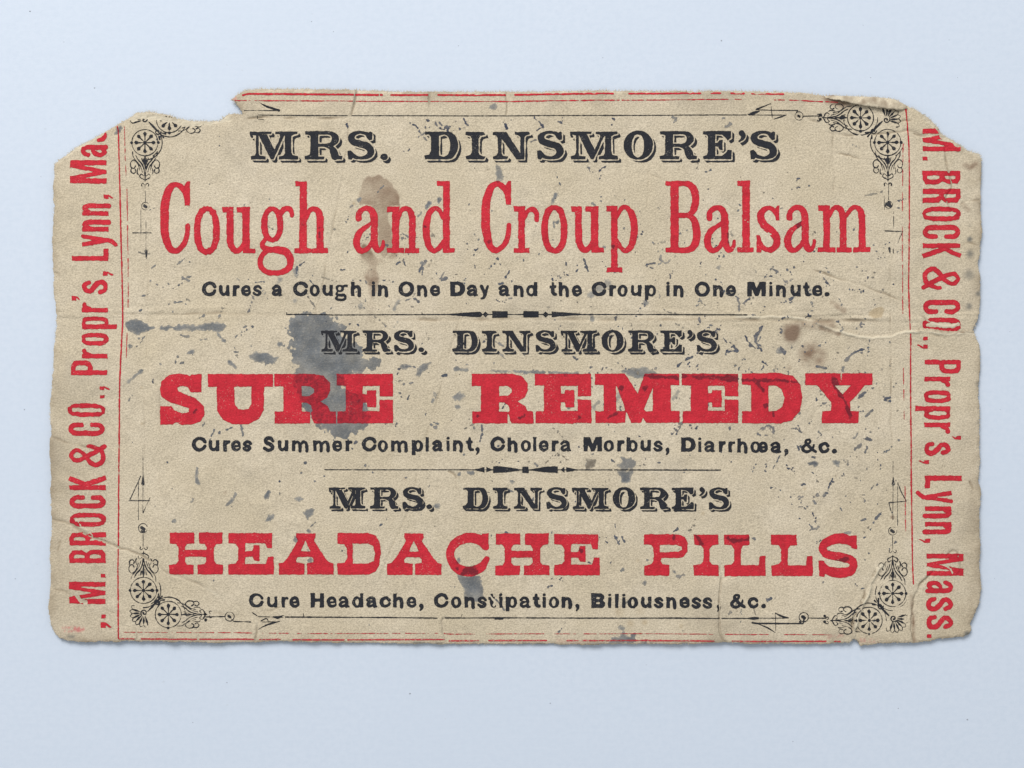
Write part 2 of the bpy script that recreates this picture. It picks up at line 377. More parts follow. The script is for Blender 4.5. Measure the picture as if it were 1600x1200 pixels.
for pts, amp, wd, stp, rub in CREASE:
    c = catmull(pts, 6); c = c + np.stack([samp(N2, c[:, 0], c[:, 1]), samp(N2, c[:, 0] + 40, c[:, 1])], 1) * 0.6
    x0, y0 = c.min(0) - 40; x1, y1 = c.max(0) + 40
    j0, j1 = np.searchsorted(gx, [x0, x1]); i0, i1 = np.searchsorted(gy, [y0, y1]); s = np.s_[i0:i1, j0:j1]
    d, side, pos = polydist(GX[s], GY[s], c)
    fade = sstep(0, 0.08, pos) * sstep(1, 0.92, pos) * 0.8 + 0.2
    var = np.clip(0.75 + 0.45 * samp(N3, GX[s], GY[s]), 0.15, 1.6)
    amp *= 2.2; stp *= 1.6; H[s] += amp * var * fade * np.exp(-(d / wd) ** 2) + stp * 0.5 * side * sstep(0, 1.2, d) * np.exp(-d / 12) * fade
    if rub: RUB[s] = np.maximum(RUB[s], (rub * var - d))
    CRD[s] = np.maximum(CRD[s], abs(amp) * var * fade * np.exp(-(d / (wd * 0.75)) ** 2) * (1.0 if amp < 0 else -0.4))  # colour mask that shades the crease valleys
H += 0.42 * samp(N3, GX, GY) * (0.5 + 0.5 * sstep(-0.5, 1.5, samp(N4, GX, GY))) + 0.75 * samp(N4, GX, GY) + 0.7 * samp(N5, GX, GY)
# soft parallel wrinkles beside the middle fold, and the old mount ridges under the side bands
H += 0.6 * np.exp(-((GY - 496) / 12) ** 2) * sstep(560, 1100, GX) * samp(gnoise(PH, PW, 26, 31, 1.9), GX, GY)
H += 0.35 * np.exp(-((GY - 492) / 16) ** 2) * sstep(560, 300, GX) * samp(gnoise(PH, PW, 30, 32, 2.2), GX, GY)
H += 0.35 * sstep(860, 1010, GY) + 0.5 * sstep(1440, 1535, GX) + 0.3 * sstep(180, 75, GX)
# torn upper ply: the printed skin ends a little inside the top and corner edges
ply = np.full(GX.shape, 9.0)
for pts, wid in (([(355,186),(300,193),(262,186),(222,181),(208,184)], 5), ([(367,152),(382,142.5),(410,140),(540,141.5),(690,144.2),(840,143.6),(990,142.5),(1145,143),(1230,144)], 2.6),
                 ([(1445,181),(1464,198),(1472,213),(1500,229),(1532,243)], 3.5), ([(160,209),(120,230),(88,254)], 2.5)):
    d, _, _ = polydist(GX, GY, np.array(pts, float)); ply = np.minimum(ply, np.where(D < 12, d - wid - 1.2 * samp(N2, GX, GY), 9))
EXPO = sstep(1.0, -1.5, ply)
H -= 1.3 * EXPO * (0.8 + 0.3 * samp(N1, GX, GY))
edge = np.clip(D, 0, None)
H -= 0.9 * (1 - sstep(0, 3.0, edge)) + 0.25 * samp(N1, GX, GY) * np.exp(-edge / 3)
THICK = 1.9
H += max(0.0, 2.0 - float(H[D > 3].min()))

def blotfield(sh, X, Y, rough=1.6):
    F = np.full(X.shape, -9.0)
    for kind, pts, extra in sh:
        pts = np.asarray(pts, float)
        if kind == 'P': x0, y0 = pts.min(0) - 8; x1, y1 = pts.max(0) + 8
        else: x0, y0 = pts.min(0) - 8 - extra; x1, y1 = pts.max(0) + 8 + extra
        xs, ys = X[0], Y[:, 0]
        j0, j1 = np.searchsorted(xs, [x0, x1]); i0, i1 = np.searchsorted(ys, [y0, y1]); s = np.s_[i0:i1, j0:j1]
        if i1 <= i0 or j1 <= j0: continue
        v = sdpoly(X[s], Y[s], pts) if kind == 'P' else sdstroke(X[s], Y[s], pts, np.full(len(pts), extra))
        F[s] = np.maximum(F[s], v)
    return F + np.where(F > -8, rough * (0.75 * samp(N2, X, Y) + 0.5 * samp(N1, X, Y)), 0)
R2 = lambda *p: Z4(440, 400, 4, p)
BIG = [('P', R2((45,400),(110,378),(200,350),(290,374),(345,405),(400,440),(385,475),(410,520),(500,560),(520,600),(500,640),(560,640),(615,650),(600,690),(540,715),(470,735),
   (400,760),(400,830),(470,850),(530,880),(545,960),(535,1030),(540,1055),(510,1085),(440,1112),(400,1135),(330,1130),(260,1080),(190,1035),(180,1000),(130,960),(110,860),(60,790),(70,720),(100,690),(70,650),(80,600),(40,570),(60,510),(35,450)), 0)]
BLOTS = {
 'big': (BIG, 0.42, 0.10),
 'left': ([('P', Z4(60,400,4,[(550,410),(600,392),(680,425),(720,450),(690,465),(640,480),(610,488),(560,465)]), 0),
           ('P', Z4(60,400,4,[(755,440),(800,430),(845,445),(800,466),(760,460)]), 0),
           ('P', Z4(60,400,4,[(835,455),(880,425),(960,432),(1020,435),(1080,405),(1140,415),(1168,435),(1150,470),(1110,475),(1040,465),(960,465),(880,465)]), 0),
           ('P', Z4(60,400,4,[(1110,475),(1130,485),(1160,512),(1166,532),(1130,520)]), 0)], 0.5, 0.10),
 'oval': ([('P', Z4(60,400,4,[(1310,622),(1350,598),(1380,610),(1450,605),(1498,635),(1480,678),(1420,676),(1340,652)]), 0)], 0.48, 0.06),
 'smear': ([('S', R2((1080,705),(1170,714)), 2.0), ('S', R2((1310,716),(1420,722),(1600,722)), 1.4), ('S', Z4(820,400,4,[(0,726),(150,728),(330,733)]), 2.2),
            ('P', Z4(820,400,4,[(610,718),(660,702),(735,690),(790,712),(840,736),(700,770),(640,742)]), 0)], 0.55, 0.18),
 'mid': ([('P', R2((735,690),(780,676),(832,690),(770,706)), 0), ('P', R2((828,750),(870,690),(930,652),(942,664),(900,710),(855,760)), 0),
          ('P', R2((1070,880),(1112,853),(1142,862),(1140,888),(1110,910)), 0), ('S', R2((1105,940),), 3), ('S', R2((955,860),), 3.2), ('S', R2((945,905),), 3),
          ('P', R2((310,740),(350,740),(345,810),(320,810)), 0)], 0.4, 0.18),
 'low': ([('P', Z4(440,720,4,[(1095,716),(1240,716),(1252,760),(1262,845),(1225,880),(1150,862),(1132,800)]), 0), ('P', Z4(440,720,4,[(1098,610),(1112,598),(1125,640),(1105,640)]), 0)], 0.42, 0.08),
 'right': ([('P', Z4(860,660,8,[(890,435),(960,445),(1050,445),(1080,490),(1060,540),(1000,580),(880,580),(840,540),(890,490)]), 0),
            ('P', Z4(860,660,8,[(830,605),(1030,600),(1045,640),(990,690),(980,740),(920,752),(880,740),(885,700),(860,650)]), 0)], 0.38, 0.15),
 'square': ([('P', Z4(860,660,8,[(450,465),(560,470),(550,560),(450,575)]), 0)], 0.9, 0.02),
 'edge': ([('P', Z4(900,890,8,[(400,912),(440,862),(520,845),(560,840),(560,775),(535,740),(550,690),(600,700),(622,740),(590,780),(620,830),(680,830),(685,800),(735,805),(740,850),(750,900),(600,920),(420,930)]), 0),
           ('S', Z4(900,890,8,[(810,912),(900,918),(960,928)]), 1.2), ('S', Z4(900,890,8,[(190,925),(350,920)]), 1.2)], 0.55, 0.15),
 'pale': ([('P', Z4(655,180,10,[(1210,800),(1260,790),(1290,850),(1300,920),(1310,1000),(1270,1030),(1190,1010),(1200,900)]), 0),
           ('S', Z4(490,420,8,[(590,465),]), 4.2), ('S', Z4(490,420,8,[(1070,400),(1000,510)]), 2.3), ('S', Z4(490,420,8,[(1060,655),(1010,730)]), 2.2),
           ('P', Z4(300,420,8,[(1075,110),(1115,110),(1128,160),(1110,195),(1060,185)]), 0), ('S', Z4(300,420,8,[(1295,20),(1300,90)]), 2.6), ('S', Z4(300,420,8,[(1290,400),]), 4),
           ('S', Z4(860,420,8,[(500,320),]), 6.2), ('S', Z4(860,420,8,[(615,240),]), 6), ('S', Z4(860,420,8,[(720,190),]), 6), ('S', Z4(860,420,8,[(1185,430),]), 3.6), ('S', Z4(860,420,8,[(520,625),]), 4),
           ('S', Z4(820,400,4,[(960,840),(925,895)]), 2.6), ('S', Z4(820,400,4,[(590,870),(570,900)]), 4), ('S', Z4(820,400,4,[(460,910),(435,945)]), 2.6)], 0.5, 0.38),
 'small': ([('S', Z4(300,420,8,[(1075,942),(1100,942)]), 3.0), ('P', Z4(1150,420,8,[(515,1000),(560,990),(610,1000),(632,1050),(560,1062),(520,1040)]), 0),
            ('P', Z4(1160,660,8,[(820,490),(930,485),(945,525),(910,545),(830,535),(808,515)]), 0), ('P', Z4(1160,660,8,[(1122,470),(1215,465),(1222,500),(1205,545),(1160,535),(1120,500)]), 0),
            ('S', Z4(60,720,4,[(852,378),]), 4.2), ('P', Z4(60,720,4,[(1420,375),(1440,340),(1475,335),(1480,360),(1450,380)]), 0), ('P', Z4(60,720,4,[(1410,215),(1430,180),(1455,195),(1440,230),(1415,240)]), 0),
            ('S', Z4(60,720,4,[(1172,280),(1205,258),(1235,210)]), 1.7), ('S', Z4(60,720,4,[(990,40),(992,85),(1000,135)]), 2.0), ('S', Z4(60,720,4,[(955,265),(972,240)]), 1.8),
            ('P', Z4(440,720,4,[(135,320),(160,300),(205,305),(185,340),(160,370),(150,345)]), 0), ('P', Z4(440,720,4,[(85,235),(120,218),(145,238),(115,262)]), 0),
            ('S', Z4(440,720,4,[(1170,72),(1195,73)]), 2.6), ('S', Z4(440,720,4,[(1110,85),]), 3), ('S', Z4(440,720,4,[(970,284),]), 4.2), ('P', Z4(440,720,4,[(1430,130),(1445,110),(1460,130),(1445,155)]), 0),
            ('S', Z4(440,720,4,[(172,440),]), 3.6), ('S', Z4(440,720,4,[(90,490),]), 3.2), ('S', Z4(440,720,4,[(180,615),]), 2.6), ('S', Z4(440,720,4,[(180,600),(165,560)]), 1.2),
            ('S', Z4(820,720,4,[(615,675),]), 3.4), ('S', Z4(820,720,4,[(750,758),]), 3.8), ('S', Z4(820,720,4,[(935,690),]), 2.6), ('S', Z4(820,120,4,[(190,740),(172,790)]), 3.0), ('S', Z4(820,120,4,[(430,795),]), 3.2),
            ('S', Z4(820,120,4,[(205,905),(180,912),(185,940)]), 1.6), ('S', Z4(820,400,4,[(1210,78),]), 4.4), ('S', Z4(820,400,4,[(1585,590),]), 3.6), ('S', Z4(820,400,4,[(605,826),]), 5.0), ('S', Z4(820,400,4,[(752,823),]), 2.5),
            ('S', Z4(440,120,4,[(925,790),(905,825)]), 3.4), ('S', Z4(440,120,4,[(985,770),]), 4), ('S', Z4(440,120,4,[(905,815),(855,870)]), 0.8), ('S', Z4(440,120,4,[(880,1160),(900,1165)]), 2.6), ('S', Z4(440,120,4,[(490,768),]), 2.8),
            ('S', Z4(440,120,4,[(1310,190),(1330,185)]), 3.2), ('S', Z4(60,400,4,[(565,790),(600,755),(650,715)]), 1.9), ('S', Z4(60,400,4,[(575,565),]), 3), ('S', Z4(60,120,4,[(512,320),(490,350)]), 3.4), ('S', Z4(60,400,4,[(930,610),(965,600)]), 2.2),
            ('S', Z4(60,400,4,[(1195,660),(1225,685),(1235,700)]), 2.0), ('S', Z4(440,720,4,[(120,75),]), 2), ('S', Z4(820,720,4,[(395,20),]), 4)], 0.42, 0.10),
}
STAIN = np.zeros((PH, PW), np.float32)          # where the old ink has soaked across printed letters
YY, XX = np.mgrid[0:PH, 0:PW].astype(np.float32)
extra = [('P', Z4(820,400,4,[(650,738),(760,742),(960,748),(965,772),(800,768),(700,750)]), 0), ('P', Z4(820,400,4,[(975,740),(1190,745),(1330,736),(1340,785),(1280,790),(1200,775),(1050,765),(980,768)]), 0),
         ('P', Z4(820,400,4,[(1350,765),(1600,768),(1740,788),(1740,796),(1600,790),(1350,785)]), 0), ('P', Z4(440,720,4,[(1150,650),(1190,640),(1235,690),(1240,720),(1110,722)]), 0), ('S', Z4(440,720,4,[(1098,678),]), 3),
         ('S', Z4(820,400,4,[(605,826),]), 5.5), ('S', Z4(820,400,4,[(752,823),]), 2.8), ('S', Z4(820,120,4,[(1275,985),(1285,1030)]), 3.5), ('S', Z4(820,120,4,[(550,1060),]), 4), ('S', Z4(820,400,4,[(1490,845),(1450,790)]), 2.4),
         ('P', Z4(1180,400,4,[(470,740),(505,770),(560,890),(610,1000),(590,1015),(540,900),(460,780)]), 0), ('S', Z4(1180,120,4,[(268,900),(275,950)]), 4.2), ('S', Z4(820,720,4,[(930,490),(940,440)]), 2), ('S', Z4(820,720,4,[(325,530),(355,565)]), 2.2),
         ('S', Z4(820,720,4,[(1270,490),(1330,500),(1400,490)]), 4), ('S', Z4(1180,720,4,[(500,640),(540,615),(575,612)]), 3.2), ('S', Z4(1180,720,4,[(515,560),(540,540)]), 2.4), ('S', Z4(820,720,4,[(1070,470),(1110,520)]), 3), ('S', Z4(820,400,4,[(520,1010),(575,985)]), 2),
         ('S', Z4(820,400,4,[(1545,950),(1555,1000)]), 2), ('S', Z4(820,400,4,[(1500,940),(1530,930)]), 3), ('S', Z4(820,400,4,[(345,1010),(330,1020)]), 2), ('S', R2((480,905),(490,900)), 2), ('S', R2((150,780),), 4.5), ('S', Z4(60,400,4,[(960,880),]), 2), ('S', Z4(60,400,4,[(985,960),(970,985)]), 2),
         ('S', Z4(440,120,4,[(1295,1030),]), 3.4), ('S', Z4(440,120,4,[(125,920),]), 2), ('S', Z4(440,120,4,[(235,940),(240,1000)]), 1.6), ('S', Z4(440,120,4,[(900,940),]), 2), ('S', R2((1225,1000),), 3), ('S', R2((1490,1015),(1520,995)), 2)]
for sh, rg in ([(v[0], 2.4) for v in BLOTS.values()] + [(extra, 1.2)]):
    STAIN = np.maximum(STAIN, (0.56 if rg > 2 else 0.95) * sstep(-1.2, 1.6, blotfield(sh, XX, YY, rg)).astype(np.float32))

def soft(P, r0, r1):            # soft-edged discoloration round points or lines
    P = np.asarray(P, float)
    if len(P) == 1: d = np.hypot(GX - P[0, 0], GY - P[0, 1])
    else: d, _, _ = polydist(GX, GY, P)
    return sstep(r1, r0, d)
nz = 1 + 0.25 * samp(N3, GX, GY) + 0.15 * samp(N2, GX, GY)
a1 = sdpoly(GX, GY, np.array(Z4(440,120,4,[(482,720),(510,650),(545,615),(600,612),(660,635),(700,670),(725,715),(740,780),(735,805),(690,815),(665,850),(700,1000),(700,1100),(640,1140),(600,1100),(595,860),(560,810),(485,800)])))
BROWN = 0.62 * sstep(-1.5, 2.5, a1 + 0.9 * samp(N2, GX, GY)) * (1 + 0.12 * samp(N3, GX, GY))
a2 = sdpoly(GX, GY, np.array(Z4(440,120,4,[(520,1090),(560,1100),(620,1110),(700,1090),(720,1130),(660,1160),(655,1300),(640,1300),(620,1180),(600,1280),(560,1400),(545,1350),(530,1200)])))
BROWN = np.maximum(BROWN, 0.50 * sstep(-5, 3, a2 + 4 * samp(N3, GX, GY)) * nz)
BROWN = np.maximum(BROWN, 0.16 * soft([(582,470),(578,500)], 2, 12) * nz)
for x, y, r0, r1, k in ((1237,519,2,26,.46),(1237,519,0,7,.45),(1268,557,8,33,.42),(1233,575,0,9,.22),(1206,640,0,7,.12),(1395,808,1,6,.4),(632,748,0,5,.2),(352,770,0,6,.25)):
    BROWN = np.maximum(BROWN, 1.75 * k * soft([(x, y)], r0, r1) * nz)
for pts, r0, r1, k in (([(1258,508),(1300,506)], 2, 14, .24), ([(1280,512),(1310,522)], 1, 6, .30), ([(1300,473),(1318,486)], 1, 8, .28), ([(1508,258),(1514,262),(1524,256)], 0, 9, .30), ([(1504,320),(1512,328)], 1, 8, .3), ([(1292,153),(1325,164)], 2, 14, .42), ([(1330,154),(1410,164)], 1, 12, .40), ([(1424,930),(1428,1000)], 0, 6, .3), ([(1090,962),(1150,985)], 0, 16, .1)):
    BROWN = np.maximum(BROWN, 1.75 * k * soft(pts, r0, r1) * nz)
TAN = np.maximum(0.62 * sstep(-1, 1.5, sdpoly(GX, GY, np.array(Z4(1180,400,4,[(708,350),(745,325),(790,315),(808,335),(790,385),(740,392),(708,372)])))), 0)
for x, y, r, k in ((968,955,12,.4),(1000,952,13,.25),(1007,972,7,.55),(985,975,10,.35),(983,985,8,.4),(1064,978,6,.4),(1000,990,6,.3),(470,737,4,.5),(1257,763,5,.4),(1098,802,5,.4),(996,876,5,.4),(713,587,4,.4),(553,318,4,.45),(222,605,4,.5),(222,662,4,.45),(1480,345,8,.3)):
    TAN = np.maximum(TAN, k * soft([(x, y)], 0, r) * nz)
SOOT = np.zeros(GX.shape)
for x, y, r0, r1, k in ((1514,352,1,5,.5),(1514,374,1,7,.5),(1515,397,1,11,.4),(1515,397,0,4,.3),(1513,429,2,14,.34),(1513,429,0,4,.35),(1513,479,1,9,.42),(1528,459,1,7,.5),(1529,600,1,8,.35),(1528,982,2,10,.6),(1528,660,0,5,.45),(1510,990,1,7,.6)):
    SOOT = np.maximum(SOOT, 1.5 * k * soft([(x, y)], r0, r1) * nz)
for pts, r, k in (([(1493,996),(1514,989)], 3, .7), ([(645,1004),(690,1005)], 2.0, .7), ([(818,1005),(850,1006)], 2.2, .6), ([(924,1006),(1010,1006)], 2, .5), ([(101,994),(125,995)], 3, .55), ([(556,144),(553,162)], 1.5, .4), ([(1018,142),(1026,142.5)], 2, .8)):
    SOOT = np.maximum(SOOT, k * soft(pts, 0, r + 1.5) * np.clip(0.5 + 0.6 * samp(N2, GX, GY), 0, 1.2))
PINK = 0.9 * soft([(100,983),(128,983)], 3, 6) * np.clip(0.5 + 0.5 * samp(N1, GX, GY), 0, 1)
for pts, k in (([(364,155),(370,152)], .6), ([(1300,168),(1420,176)], 0), ([(870,1001),(905,1003)], .2), ([(1345,1000),(1372,1001)], .45), ([(1295,996),(1315,992)], .3)):
    PINK = np.maximum(PINK, k * soft(pts, 1, 5) * np.clip(0.5 + 0.5 * samp(N1, GX, GY), 0, 1))
scuff = 0.10 * sstep(0.9, 2.4, samp(N4, GX + 30, GY) + 0.5 * samp(N3, GX, GY))
SOOT = np.maximum(SOOT, scuff)
band = 0.22 * sstep(200, 150, GX) * sstep(560, 760, GY) + 0.20 * sstep(1420, 1480, GX) * sstep(560, 800, GY) + 0.10 * sstep(1500, 1520, GX)
GRIME_SHADE = np.clip(0.42 * np.exp(-edge / 8) * np.clip(0.7 + 0.5 * samp(N3, GX, GY), 0, 1.6) + band + 0.14 * np.exp(-edge / 45) * np.clip(1 + 0.5 * samp(N4, GX, GY), 0, 2) + np.clip(CRD, 0, 1.6) * 0.65 + 0.05 * np.clip(samp(N5, GX, GY), 0, 2), 0, 1)  # edge dirt and side bands, plus painted shade in the crease valleys
GRIME_SHADE = np.maximum(GRIME_SHADE, 0.33 * soft([(385,183),(420,181.5),(520,183.5),(548,182)], 0, 3.5))
EXPOSED_LIT = np.clip(np.maximum(EXPO, sstep(-1.5, 0.6, RUB)) + np.clip(-CRD, 0, 1) * 1.2, 0, 1)  # torn and rubbed card, plus a crest term that puts highlight into colour
GRIME_SHADE = np.maximum(GRIME_SHADE, 0.22 * EXPO * (0.6 + 0.5 * samp(N2, GX, GY)))

card = empty('trade_card')
card['label'] = 'worn beige printed trade card with torn corners lying flat on the white surface'
card['category'] = 'trade card'
sheet_parts = march(D, GX0, GY0, GS)
X, Y, lo, to = sheet_parts
def co3(X, Y, off): 
    wx, wy = W2(X, Y); return np.stack([wx, wy, (gsamp(H, X, Y) + off) * U], 1)
top = co3(X, Y, 0)
# rim of the sheet: every edge used once is drawn down by the thickness of the card
st = np.concatenate([[0], np.cumsum(to)[:-1]]); nxt = np.arange(len(lo)) + 1; nxt[st + to - 1] = st
ea, eb = lo, lo[nxt]; key = np.minimum(ea, eb).astype(np.int64) * len(X) + np.maximum(ea, eb)
uq, cnt = np.unique(key, return_counts=True); once = np.isin(key, uq[cnt == 1])
ba, bb = ea[once], eb[once]; bu = np.unique(np.concatenate([ba, bb])); mp = np.full(len(X), -1); mp[bu] = np.arange(len(bu)) + len(X)
low = top[bu].copy(); zb = (gsamp(H, X[bu], Y[bu]) + 0.9 - THICK) * U; low[:, 2] = np.maximum(np.minimum(zb, low[:, 2] - 0.8 * U), 0.25 * U)
side = np.stack([bb, ba, mp[ba], mp[bb]], 1)
D2 = D[::4, ::4]; XB, YB, lb, tb = march(D2, GX0, GY0, GS * 4)
und = co3(XB, YB, -THICK); und[:, 2] = np.maximum(und[:, 2], 0.25 * U); nb = len(X) + len(bu)
# underside faces look down
stb = np.concatenate([[0], np.cumsum(tb)[:-1]]); rev = np.concatenate([np.arange(s + t - 1, s - 1, -1) for s, t in zip(stb, tb)])
allco = np.vstack([top, low, und]); loops = np.concatenate([lo, side.ravel(), lb[rev] + nb]); tots = np.concatenate([to, np.full(len(side), 4), tb])
AX = np.concatenate([X, X[bu], XB]); AY = np.concatenate([Y, Y[bu], YB])
sheet = build('card_sheet', allco, loops, tots, MP, card, {k: gsamp(v, AX, AY) for k, v in
        dict(brown=BROWN, grime_shade=GRIME_SHADE, exposed_lit=EXPOSED_LIT, tan=TAN, soot=SOOT, pink=PINK).items()})

# ------------------------------------------------------------------ the table surface
tb_m = bpy.data.meshes.new('table_surface')
tb_m.from_pydata([(-.6, -.6, 0), (.6, -.6, 0), (.6, .6, 0), (-.6, .6, 0), (-.6, -.6, -.02), (.6, -.6, -.02), (.6, .6, -.02), (-.6, .6, -.02)], [],
                 [(0, 1, 2, 3), (7, 6, 5, 4), (0, 4, 5, 1), (1, 5, 6, 2), (2, 6, 7, 3), (3, 7, 4, 0)])
tb_m.materials.append(MT); table = link(bpy.data.objects.new('table_surface', tb_m)); table['kind'] = 'structure'
table['label'] = 'smooth pale blue-white surface under the card'

# ------------------------------------------------------------------ the peeled lip along the top right edge
def flap(name, pts_out, pts_in, lift, parent):
    a = catmull(pts_out, 10); b = catmull(pts_in, 10); n = 120; m = 7
    def res(c):
        s = np.concatenate([[0], np.cumsum(np.hypot(*np.diff(c, axis=0).T))]); q = np.linspace(0, s[-1], n)
        return np.stack([np.interp(q, s, c[:, 0]), np.interp(q, s, c[:, 1])], 1)
    a, b = res(a), res(b); r = rng.standard_normal(n); r = np.convolve(r, np.ones(3) / 3, 'same'); co = []; fc = []
    for i in range(n):
        env = min(1, 6 * min(i, n - 1 - i) / n)
        for j in range(m):
            t = j / (m - 1); p = a[i] * (1 - t) + (b[i] + np.array([0, 0.8 * r[i]])) * t
            z = float(gsamp(H, p[0], p[1])) + 0.3 + lift * env * (math.sin(t * 1.9) * 0.9 + 0.2 * t) + 0.25 * r[i] * t * env
            co.append((*W2(*p), z * U))
    k = len(co); co += [(x, y, z - 1.4 * U) for x, y, z in co]
    for i in range(n - 1):
        for j in range(m - 1):
            q = (i * m + j, i * m + j + 1, (i + 1) * m + j + 1, (i + 1) * m + j); fc += [q, tuple(v + k for v in q[::-1])]
    rim = [i * m for i in range(n)] + [(n - 1) * m + j for j in range(1, m)] + [i * m + m - 1 for i in range(n - 2, -1, -1)] + [j for j in range(m - 2, 0, -1)]
    for u, v in zip(rim, rim[1:] + rim[:1]): fc.append((u, v, v + k, u + k))
    me = bpy.data.meshes.new(name); me.from_pydata(co, [], fc)
    for nm, v in (('grime_shade', 0.30), ('exposed_lit', 0.4), ('brown', 0.16)):
        at = me.attributes.new(nm, 'FLOAT', 'POINT')
        at.data.foreach_set('value', np.array([max(0, v * (1 + 0.8 * float(samp(N2, *((x / U + PW / 2), (PH / 2 - y / U)))))) for x, y, z in co], np.float32))
    me.polygons.foreach_set('use_smooth', np.ones(len(fc), bool)); me.materials.append(MP); me.validate()
    return link(bpy.data.objects.new(name, me), parent)
f1 = flap('torn_flap', [(1288,150.5),(1318,150),(1352,151),(1380,152.5),(1400,156),(1417,165.5)], [(1290,154),(1318,160),(1350,166),(1380,170),(1402,172.5),(1418,170)], 5.0, card)
f1['label'] = 'peeled lip of card folded over along the top right edge'
f2 = flap('torn_flap', [(1430,518.6),(1450,517.5),(1475,521),(1500,520.5),(1522,520)], [(1430,515.5),(1450,513.5),(1475,517),(1500,517),(1522,517)], 1.0, card)
f2['label'] = 'thin torn lip across the right side band'

# ------------------------------------------------------------------ letterforms, drawn as strokes and outlines
def font(d):
    out = {}
    for ch, s in d.items():
        g = []
        for part in s.split(';'):
            w = part.split()
            g.append((w[0], [tuple(float(v) for v in t.split(',')) for t in w[1:]]))
        out[ch] = g
    return out
ROMAN = font({
'C': "S 153,-373,25 131,-413,32 93,-431,32 53,-398,44 28,-303,50 26,-223,52 28,-133,50 53,-43,42 95,-15,34 143,-53,32 166,-113,30 171,-173,28;P 150,-420 168,-448 183,-448 183,-300 152,-300 146,-350",
'o': "E 80,-144,80,149,2.3;-E 80,-144,41,120,2.3",
'u': "P 28,-288 68,-288 68,-60 28,-60;S 48,-270,40 48,-90,40 62,-35,36 90,-14,32 120,-35,30 140,-75,26;P 0,-288 68,-288 68,-255 5,-257;P 125,-288 170,-288 170,-28 203,-28 205,-3 128,0;P 90,-288 170,-288 170,-255 92,-257",
'g': "E 90,-180,68,110,2.2;-E 90,-180,32,82,2.2;S 140,-245,28 165,-275,30 195,-278,32 210,-255,28 212,-235,24;S 55,-100,26 30,-65,26 30,-40,30 70,-22,36 130,-20,44 180,-5,46 203,40,40 195,90,38 150,120,32 100,124,30 50,115,32 20,85,34 15,45,32 35,5,28 70,-18,26",
'h': "P 0,-448 72,-448 72,0 28,0 28,-418 2,-420;P -3,-28 102,-28 104,-2 -3,0;P 135,-230 178,-230 178,0 135,0;P 106,-28 205,-28 206,-2 106,0;S 70,-215,20 88,-262,26 115,-277,28 145,-260,38 156,-215,42",
'n': "P 0,-288 75,-288 75,0 33,0 33,-256 2,-256;P 0,-28 105,-28 105,0 0,0;S 72,-215,20 90,-262,26 115,-277,28 145,-258,36 157,-210,40;P 137,-230 177,-230 177,0 137,0;P 115,-28 200,-28 200,0 112,0",
'a': "S 35,-215,36 40,-252,32 75,-278,30 110,-270,36 131,-225,42 133,-120,42 135,-60,42 150,-20,36 170,-18,28 186,-40,22 190,-70,18;S 120,-185,22 80,-160,26 40,-125,36 22,-70,42 35,-25,38 65,-12,30 100,-35,28 125,-75,26",
'd': "S 130,-215,22 105,-265,26 72,-278,28 38,-240,38 22,-150,42 36,-50,38 68,-12,30 100,-28,28 130,-70,24;P 90,-448 168,-448 168,-28 198,-28 198,-3 128,0 128,-418 92,-420",
'r': "P 0,-288 68,-288 68,0 28,0 28,-256 2,-256;P -2,-28 96,-28 96,0 -2,0;S 64,-210,18 82,-255,24 112,-272,30 138,-250,30 142,-205,26",
'p': "P 0,-290 68,-290 68,122 30,122 30,-258 2,-258;P 3,96 97,96 97,122 3,122;S 64,-220,22 90,-270,26 120,-282,28 158,-240,38 174,-150,42 158,-50,38 122,-12,30 90,-30,28 64,-75,24",
'B': "P 0,-445 80,-445 80,0 0,0 0,-28 32,-30 32,-415 0,-420;S 60,-428,32 125,-430,32 165,-410,40 188,-345,44 175,-270,40 140,-235,30 70,-232,28;S 70,-232,28 140,-230,28 178,-200,40 194,-125,46 182,-50,44 140,-15,34 60,-15,32",
'l': "P 0,-445 75,-445 75,-28 98,-28 98,0 0,0 0,-28 30,-28 30,-413 0,-418",
's': "S 128,-235,24 105,-268,28 75,-277,28 38,-255,38 28,-215,44 50,-170,46 95,-130,48 128,-85,46 120,-35,38 80,-13,30 45,-28,28 20,-65,24;P 112,-265 130,-290 143,-290 143,-200 125,-200;P 3,-105 22,-105 38,-30 28,0 3,0",
'm': "P 0,-290 72,-290 72,0 32,0 32,-258 2,-258;P -3,-28 105,-28 105,0 -3,0;S 70,-225,20 90,-268,26 115,-280,28 142,-262,36 154,-215,40;P 135,-230 175,-230 175,0 135,0;P 117,-28 208,-28 208,0 117,0;S 173,-225,20 205,-268,26 235,-280,28 262,-262,36 273,-215,40;P 253,-230 293,-230 293,0 253,0;P 218,-28 322,-28 322,0 218,0"})
